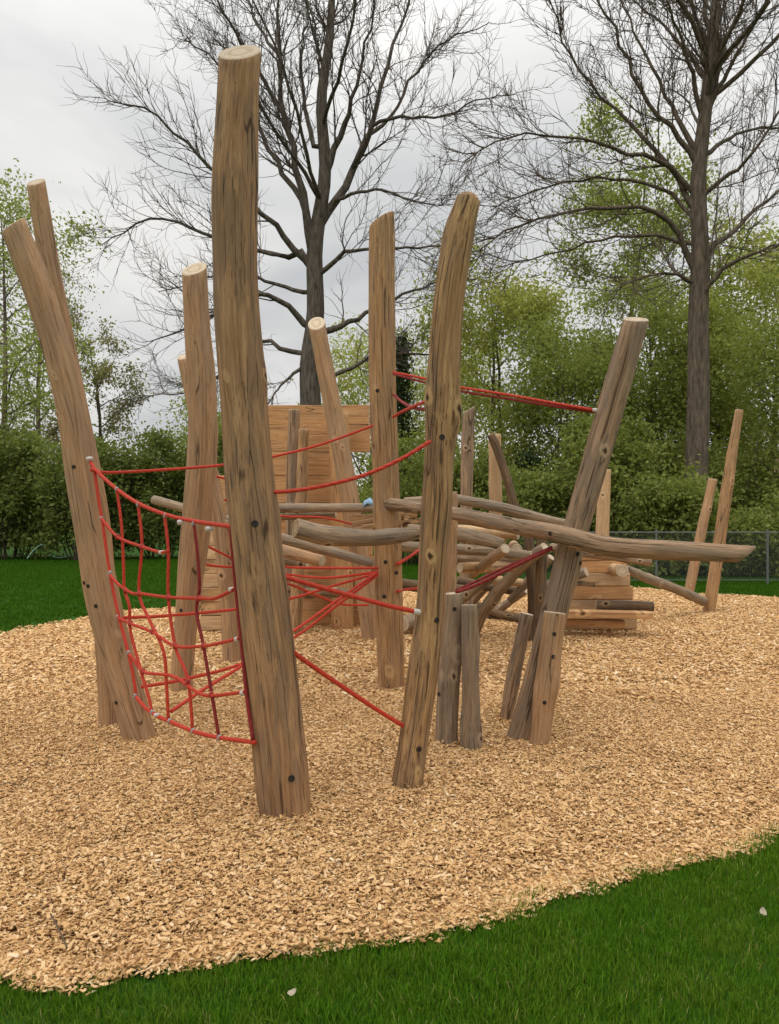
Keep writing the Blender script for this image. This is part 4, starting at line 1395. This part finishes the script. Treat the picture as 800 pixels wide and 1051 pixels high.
def leafy_tree(label, x, D, top_py, crown_w_px, crown_lo_py, mat, seed, nleaf, leaf=0.07, lean=0, trunk_r=0.16, group='leafy trees beyond the lawn', multi=1, spread=0.42):
    r = random.Random(seed)
    rn = np.random.default_rng(seed)
    b = W(x, CY, D)
    root = empty('leafy_tree', (b.x, D, -0.04))
    tag(root, label, 'tree', group)
    htop = H + (CY - top_py) * D / F
    hlo = max(0.6, H + (CY - crown_lo_py) * D / F)
    cw = crown_w_px * D / F / 2
    polys, limbs = [], []
    for k in range(multi):
        bx = b.x + (r.uniform(-0.5, 0.5) if multi > 1 else 0)
        P, R = grow(r, (bx, D + (r.uniform(-0.5, 0.5) if multi > 1 else 0), -0.2), (r.uniform(-0.12, 0.12) * (multi > 1), 0, 1), htop * 0.93, trunk_r / math.sqrt(multi), 14, 0.05, 0.12, 0.12)
        R[0] *= 1.3
        polys.append((P, R))
        nl = int(26 / multi)
        for q in range(nl):
            z = hlo * 0.7 + (htop * 0.93 - hlo * 0.7) * (q + r.random()) / nl
            t = z / (htop * 0.93)
            i = min(int(t * 13), 12)
            p = P[i] + (P[i + 1] - P[i]) * (t * 13 - i)
            a = q * 2.4 + r.uniform(-0.5, 0.5)
            env = math.sqrt(max(0.08, 1 - ((z - (hlo + htop * 0.9) * 0.5) / ((htop - hlo) * 0.62 + 0.01)) ** 2)) if htop > hlo else 1
            L = cw * env * r.uniform(0.65, 1.15)
            limbs.append(grow(r, p, (math.cos(a), math.sin(a), r.uniform(0.25, 0.8)), L, R[i] * 0.42, 9, 0.14, 0.08, 0.25))
    L1 = spawn(r, limbs, 2.4, 0.6, 1.7, 0.55, 0.2, 6, (0.4, 1.0), 0.08, 0.2, 0.012)
    L2 = spawn(r, L1, 2.6, 0.35, 0.8, 0.6, 0.15, 4, (0.4, 1.0), 0.05, 0.25, 0.007)
    tr = tubes_mesh('trunk', polys + limbs, 8, BARK2, root)
    pts = np.concatenate([p for p, _ in L2] + [p[2:] for p, _ in L1] )
    w = np.exp(rn.normal(0, 0.5, len(pts)))
    idx = rn.choice(len(pts), nleaf, p=w / w.sum())
    LP = pts[idx] + rn.normal(0, spread, (nleaf, 3)) * np.array([1, 1, 0.75])
    cr = leaves('crown', LP, leaf, mat, root, rn, 0.4, tubes_mesh('', L1 + L2, 3, BARK2, root, True))
    return root


leafy_tree('yellow green young tree in the gap right of the rugged post', 520, 27.0, 262, 165, 540, LEAF_SPRING, 21, 22000, 0.065, multi=2)
leafy_tree('tall thin leaved green tree left of the right bare trunk', 640, 31.0, 150, 240, 530, LEAF_MID, 22, 34000, 0.075)
leafy_tree('green tree filling the space close left of the right bare trunk', 668, 26.5, 300, 160, 550, LEAF_MID, 23, 26000, 0.07, multi=2)
leafy_tree('fresh green lacy tree at the right edge behind the house roof', 790, 30.0, 240, 200, 540, LEAF_SPRING, 24, 27000, 0.07)
leafy_tree('fresh green tree showing just right of the right bare trunk', 738, 27.5, 330, 120, 560, LEAF_SPRING, 33, 20000, 0.068, multi=2)
leafy_tree('bushy green tree low behind the leaning grey post', 590, 25.0, 345, 130, 560, LEAF_MID, 25, 20000, 0.065, multi=3)
leafy_tree('broad green tree cut by the left edge of the picture', -6, 29.0, 150, 190, 520, LEAF_MID, 26, 13000, 0.075)
leafy_tree('brownish budding tree in front of the open sky at left', 104, 38.0, 335, 105, 520, LEAF_BROWN, 27, 9000, 0.07, spread=0.22)
leafy_tree('small yellow green tree seen under the big bare tree', 378, 36.0, 345, 130, 540, LEAF_SPRING, 28, 11000, 0.075)
leafy_tree('light green tree behind the gap between golden and rugged posts', 455, 34.0, 345, 120, 540, LEAF_SPRING, 29, 11000, 0.075, multi=2)
leafy_tree('dark green tree beyond the right edge over the fence', 850, 23.0, 300, 170, 540, LEAF_MID, 30, 18000, 0.065)
leafy_tree('pale green tree far behind the left hedge', 215, 44.0, 415, 120, 540, LEAF_MID, 31, 9000, 0.09)
leafy_tree('slim bronze budding tree behind the left edge tree', 45, 35.0, 215, 130, 500, LEAF_BROWN, 32, 5000, 0.06)


def conifer(label, x, D, top_py, w_px, seed):
    rn = np.random.default_rng(seed)
    r = random.Random(seed)
    b = W(x, CY, D)
    root = empty('conifer', (b.x, D, -0.04))
    tag(root, label, 'tree')
    h = H + (CY - top_py) * D / F
    P, R = grow(r, (b.x, D, -0.2), (0, 0, 1), h, 0.12, 10, 0.02, 0.1, 0.1)
    limbs = []
    for q in range(90):
        t = 0.06 + 0.92 * q / 90
        p = P[min(int(t * 9), 8)] + (P[min(int(t * 9), 8) + 1] - P[min(int(t * 9), 8)]) * (t * 9 - min(int(t * 9), 8))
        a = q * 2.4
        limbs.append(grow(r, p, (math.cos(a), math.sin(a), 0.15), w_px * D / F / 2 * (1 - t) ** 0.8 * r.uniform(0.8, 1.2) + 0.1, 0.02, 6, 0.08, -0.02, 0.3))
    tubes_mesh('trunk', [(P, R)], 8, BARK2, root)
    pts = np.concatenate([p for p, _ in limbs])
    LP = pts[rn.integers(0, len(pts), 9000)] + rn.normal(0, 0.16, (9000, 3))
    leaves('crown', LP, 0.06, LEAF_DARK, root, rn, 0.2)


conifer('dark evergreen behind the golden post', 412, 30.0, 335, 46, 41)
conifer('dark evergreen bush shape behind the curved dark log', 540, 24.0, 462, 60, 42)


def shrub(label, x, D, top_py, w_px, mat, seed, nleaf, leaf=0.06, depth=1.3, group='shrubs around the lawn'):
    rn = np.random.default_rng(seed)
    r = random.Random(seed)
    b = W(x, CY, D)
    root = empty('shrub', (b.x, D, -0.04))
    tag(root, label, 'shrub', group)
    h = H + (CY - top_py) * D / F
    w = w_px * D / F / 2
    stems = []
    for q in range(14):
        a = r.uniform(0, 6.28)
        k = r.uniform(0.1, 0.75)
        stems.append(grow(r, (b.x + math.cos(a) * w * k * 0.5, D + math.sin(a) * depth * k * 0.5, -0.1), (math.cos(a) * k * w / h, math.sin(a) * k * depth / h, 1.0), h * r.uniform(0.6, 0.98), 0.03, 9, 0.10, 0.06, 0.25))
    L1 = spawn(r, stems, 3.0, 0.4, 1.1, 0.5, 0.1, 5, (0.5, 1.2), 0.04, 0.25, 0.006)
    tubes_mesh('stem', stems, 5, BARK2, root)
    lobes = []
    for q in range(60):
        a = r.uniform(0, 6.28)
        zz = r.uniform(0.12, 0.86)
        k = math.sqrt(max(0.05, 1 - (max(0, zz - 0.35) / 0.65) ** 2)) * r.uniform(0.35, 0.85)
        lobes.append((b.x + math.cos(a) * w * k, D + math.sin(a) * depth * k, h * zz, r.uniform(0.16, 0.36) * min(w, h) * 0.8))
    lobes = np.array(lobes)
    n1 = int(nleaf * 0.7)
    li = rn.integers(0, len(lobes), n1)
    dv = rn.normal(size=(n1, 3))
    dv /= np.linalg.norm(dv, axis=1)[:, None]
    rad = lobes[li, 3] * rn.uniform(0.45, 1.12, n1) ** 0.6
    LP = lobes[li, :3] + dv * rad[:, None] * np.array([1, 1, 0.9]) + rn.normal(0, 0.13, (n1, 3))
    pts = np.concatenate([p for p, _ in L1])
    L2 = pts[rn.integers(0, len(pts), nleaf - n1)] + rn.normal(0, 0.2, (nleaf - n1, 3))
    k3 = n1 // 8
    LP[:k3] += rn.normal(0, 0.3, (k3, 3))
    LP = np.concatenate([LP, L2])
    LP[:, 2] = np.abs(LP[:, 2])
    leaves('foliage', LP, leaf, mat, root, rn, 0.5, tubes_mesh('', L1, 3, BARK2, root, True))


# left hedge line, centre gap and the thicket behind the fence
shrub('dense green shrub at the left edge behind the leaning net posts', 10, 26.5, 425, 120, LEAF_HEDGE, 51, 17000, 0.07, 1.6)
shrub('dense dark shrub seen through the top of the climbing net', 92, 26.0, 440, 110, LEAF_HEDGE, 52, 16000, 0.07, 1.6)
shrub('rounded green shrub directly left of the wavy tan post', 163, 27.0, 432, 100, LEAF_HEDGE, 53, 15000, 0.07, 1.6)
shrub('light green shrub between the wavy tan post and tallest post', 232, 28.0, 424, 100, LEAF_MID, 54, 13000, 0.07, 1.6)
shrub('green shrub cut by the left picture edge', -70, 25.5, 430, 120, LEAF_HEDGE, 55, 12000, 0.07, 1.6)
shrub('shrub hidden behind the plank panel', 315, 28.0, 470, 120, LEAF_BUSH, 56, 9000, 0.075, 1.5)
shrub('bright green shrub between golden and rugged posts', 425, 24.0, 432, 110, LEAF_BUSH, 57, 15000, 0.065, 1.5)
shrub('dark green shrub just right of the rugged post', 487, 23.5, 455, 90, LEAF_BUSH, 58, 12000, 0.065, 1.3)
shrub('low dark shrub behind the curved dark log', 545, 21.5, 478, 90, LEAF_BUSH, 59, 13000, 0.06, 1.3)
shrub('dense green shrub right of the top of the leaning grey post', 625, 21.0, 408, 120, LEAF_BUSH, 60, 20000, 0.062, 1.4)
shrub('green shrub wrapping the foot of the right bare trunk', 690, 19.6, 482, 110, LEAF_BUSH, 61, 17000, 0.058, 1.2)
shrub('low green shrub behind the wire fence post at right', 770, 19.5, 528, 110, LEAF_BUSH, 62, 13000, 0.055, 1.0)
shrub('green shrub beyond the right picture edge', 850, 19.2, 500, 110, LEAF_BUSH, 63, 11000, 0.055, 1.0)
shrub('fresh green shrub under the lacy tree near the house', 752, 24.0, 440, 80, LEAF_MID, 64, 9000, 0.06, 1.2)

# far-off wood closing the view
rn = np.random.default_rng(99)
n = 60000
fx = rn.uniform(-75, 75, n)
fy = rn.uniform(62, 78, n)
lump = 4.2 + 1.4 * np.sin(fx * 0.21 + 1) + 1.1 * np.sin(fx * 0.53) + 0.8 * np.sin(fx * 1.3 + 2)
fz = lump * np.sqrt(rn.uniform(0, 1, n)) * rn.uniform(0.75, 1.08, n)
root = empty('distant_wood', (0, 70, 0))
tag(root, 'far green belt of trees closing the horizon', 'wood', None, 'stuff')
leaves('distant_foliage', np.column_stack([fx, fy, fz]), 0.30, LEAF_MID, root, rn, 0.4)['kind'] = 'stuff'

# ------------------------------------------------------------------ wire fence
ROOF = plain_mat('roof_tiles', (0.20, 0.105, 0.085), 0.85, 0, 0.25, 6)
BRICK = plain_mat('house_render', (0.33, 0.24, 0.20), 0.9, 0, 0.15, 5)
GLASS = plain_mat('window_glass', (0.05, 0.06, 0.07), 0.1, 0, 0.1, 2)
FRAMEW = plain_mat('window_frame_white', (0.62, 0.62, 0.6), 0.5, 0, 0.05, 5)
WIRE = plain_mat('fence_wire', (0.13, 0.145, 0.135), 0.6, 0.2, 0.1)
FD = 17.2
fx0, fx1, fh = 2.2, 14.0, 1.06
fen = empty('wire_fence', ((fx0 + fx1) / 2, FD, -0.035))
tag(fen, 'low grey chain link fence with thin posts behind the lawn at right', 'fence')


def straight(name, p0, p1, r, mat, parent, sides=8):
    return tubes_mesh(name, [(np.array([p0, (np.array(p0) + np.array(p1)) / 2, p1], dtype=float), np.array([r, r, r]))], sides, mat, parent)


xp = W(788, CY, FD).x
k = fx0
xs = []
while xp > fx0:
    xs.append(xp)
    xp -= 2.4
xs += [W(788, CY, FD).x + 2.4, W(788, CY, FD).x + 4.8]
for x in xs:
    straight('fence_post', (x, FD, -0.3), (x, FD, fh + 0.06), 0.028, WIRE, fen)
straight('top_rail', (fx0, FD, fh), (fx1, FD, fh), 0.014, WIRE, fen)
straight('bottom_rail', (fx0, FD, 0.03), (fx1, FD, 0.03), 0.008, WIRE, fen)
wires = []
x = fx0
while x < fx1:
    for s in (-1, 1):
        P = np.array([(x, FD + s * 0.004, 0.03), (x + s * (fh - 0.03) * 0.5, FD + s * 0.004, (fh + 0.03) / 2), (x + s * (fh - 0.03), FD + s * 0.004, fh)])
        wires.append((P, np.array([0.0022] * 3)))
    x += 0.075
tubes_mesh('wire_mesh', wires, 3, WIRE, fen)

# ------------------------------------------------------------------ house glimpsed through the leaves
hx, hd = W(800, CY, 34).x, 34.0
ho = empty('house', (hx, hd, -0.035))
tag(ho, 'house with dull red tiled roof glimpsed behind the right shrubs', 'house')


def box(name, x0, x1, y0, y1, z0, z1, mat, parent):
    V = [(x0, y0, z0), (x1, y0, z0), (x1, y1, z0), (x0, y1, z0), (x0, y0, z1), (x1, y0, z1), (x1, y1, z1), (x0, y1, z1)]
    Fc = [(0, 3, 2, 1), (4, 5, 6, 7), (0, 1, 5, 4), (1, 2, 6, 5), (2, 3, 7, 6), (3, 0, 4, 7)]
    return keep(mesh_obj(name, V, Fc, [mat], None, False), parent)


hl, hw = 4.2, 3.0
box('wall', hx - hl, hx + hl, hd, hd + 2 * hw, -0.03, 2.3, BRICK, ho)
rz0, rz1 = 2.2, 4.3
V = [(hx - hl - .35, hd - .4, rz0), (hx + hl + .35, hd - .4, rz0), (hx + hl + .35, hd + 2 * hw + .4, rz0), (hx - hl - .35, hd + 2 * hw + .4, rz0), (hx - hl - .2, hd + hw, rz1), (hx + hl + .2, hd + hw, rz1),
     (hx - hl - .35, hd - .4, rz0 + .12), (hx + hl + .35, hd - .4, rz0 + .12), (hx + hl + .35, hd + 2 * hw + .4, rz0 + .12), (hx - hl - .35, hd + 2 * hw + .4, rz0 + .12)]
rf = keep(mesh_obj('roof', V, [(3, 2, 1, 0), (0, 1, 7, 6), (1, 2, 8, 7), (2, 3, 9, 8), (3, 0, 6, 9), (6, 7, 5, 4), (8, 9, 4, 5), (7, 8, 5), (9, 6, 4)], [ROOF], None, False), ho)
for wx in (-2.6, 0.2, 2.8):
    wf = box('window', hx + wx - .55, hx + wx + .55, hd - 0.06, hd - 0.004, 0.9, 2.0, FRAMEW, ho)
    pn = box('pane', hx + wx - .47, hx + wx + .47, hd - 0.075, hd - 0.063, 0.98, 1.92, GLASS, ho)
    pn.parent = wf
    pn.matrix_parent_inverse = Matrix.Translation(-Vector(ho.location))

# ------------------------------------------------------------------ small things
HOSE = plain_mat('hose_green', (0.22, 0.36, 0.27), 0.5, 0, 0.1)
hp = [(28, 574), (33, 566), (40, 560), (46, 564), (47, 571), (52, 574), (62, 573)]
hs = tube('garden_hose', [W(x, y, gd(574)) + Vector((0, 0.1 * i, 0.02)) for i, (x, y) in enumerate(hp)], 0.022, HOSE)
tag(hs, 'pale green hose looped on the ground before the left hedge', 'hose')
BLUE = plain_mat('pale_blue_cloth', (0.24, 0.36, 0.50), 0.8, 0, 0.2, 20)
c = W(379, 513, 9.15)
Vc, Fc = [], []
for i in range(9):
    for j in range(7):
        u, v = i / 8 - 0.5, j / 6 - 0.5
        Vc.append((u * 0.12, v * 0.12, 0.05 - 0.25 * v * v - 0.12 * abs(u) ** 1.5 + 0.008 * math.sin(9 * u + 5 * v)))
for i in range(8):
    for j in range(6):
        Fc.append((i * 7 + j, (i + 1) * 7 + j, (i + 1) * 7 + j + 1, i * 7 + j + 1))
cl = mesh_obj('cloth', Vc, Fc, [BLUE])
cl.location = (c.x, 9.02, c.z - 0.03)
sm_ = cl.modifiers.new('thickness', 'SOLIDIFY')
sm_.thickness = 0.01
tag(cl, 'small pale blue cloth lying on the grey rail log', 'cloth')
DEADLEAF = leaf_mat('dead_leaf', [(0, (0.42, 0.36, 0.26)), (1, (0.55, 0.48, 0.36))], 0.2)


def fallen_leaf(label, px, py, s, rz, curl=0.35):
    x, y = gpt(px, py)
    V, Q = [], []
    n = 7
    for i in range(n):
        t = i / (n - 1)
        w = s * 0.42 * math.sin(PI * min(1, t * 0.96 + 0.03)) ** 0.8 * (1 + 0.15 * math.sin(9 * t))
        for k in (-1, 0, 1):
            V.append(((t - 0.5) * s, k * w, curl * s * ((t - 0.4) ** 2 * 2 + (abs(k) * 0.35))))
    for i in range(n - 1):
        for k in (0, 1):
            Q.append((i * 3 + k, (i + 1) * 3 + k, (i + 1) * 3 + k + 1, i * 3 + k + 1))
    o = fast_mesh('fallen_leaf', V, Q, DEADLEAF, rnd=[0.5] * len(Q))
    o.location = (x, y, -0.025)
    o.rotation_euler = (0.2, -0.15, rz)
    tag(o, label, 'leaf', 'fallen leaves on the front lawn')


fallen_leaf('curled pale dry leaf on the front grass at bottom left of centre', 300, 1026, 0.03, 0.4)
fallen_leaf('dry tan leaf on the front grass near the right edge', 783, 944, 0.034, 1.3, 0.6)


TWIG = plain_mat('dry_twig', (0.10, 0.07, 0.045), 0.9, 0, 0.2)
for lab, pts in (('thin dark forked twig lying on the chips at bottom left', [(52, 952), (58, 965), (64, 976), (69, 990)]),
                 ('thin dark twig lying on the chips at the left edge', [(-6, 818), (8, 814), (20, 815), (29, 808)]),
                 ('short dark stick on the chips to the right of the rugged post foot', [(598, 801), (606, 797), (617, 798)])):
    P = []
    for i, (x, y) in enumerate(pts):
        gx, gy = gpt(x, y)
        P.append((gx, gy, 0.006 + 0.006 * (i % 2)))
    tag(tube('twig', P, 0.0032, TWIG, sides=6), lab, 'twig', 'twigs on the chips')
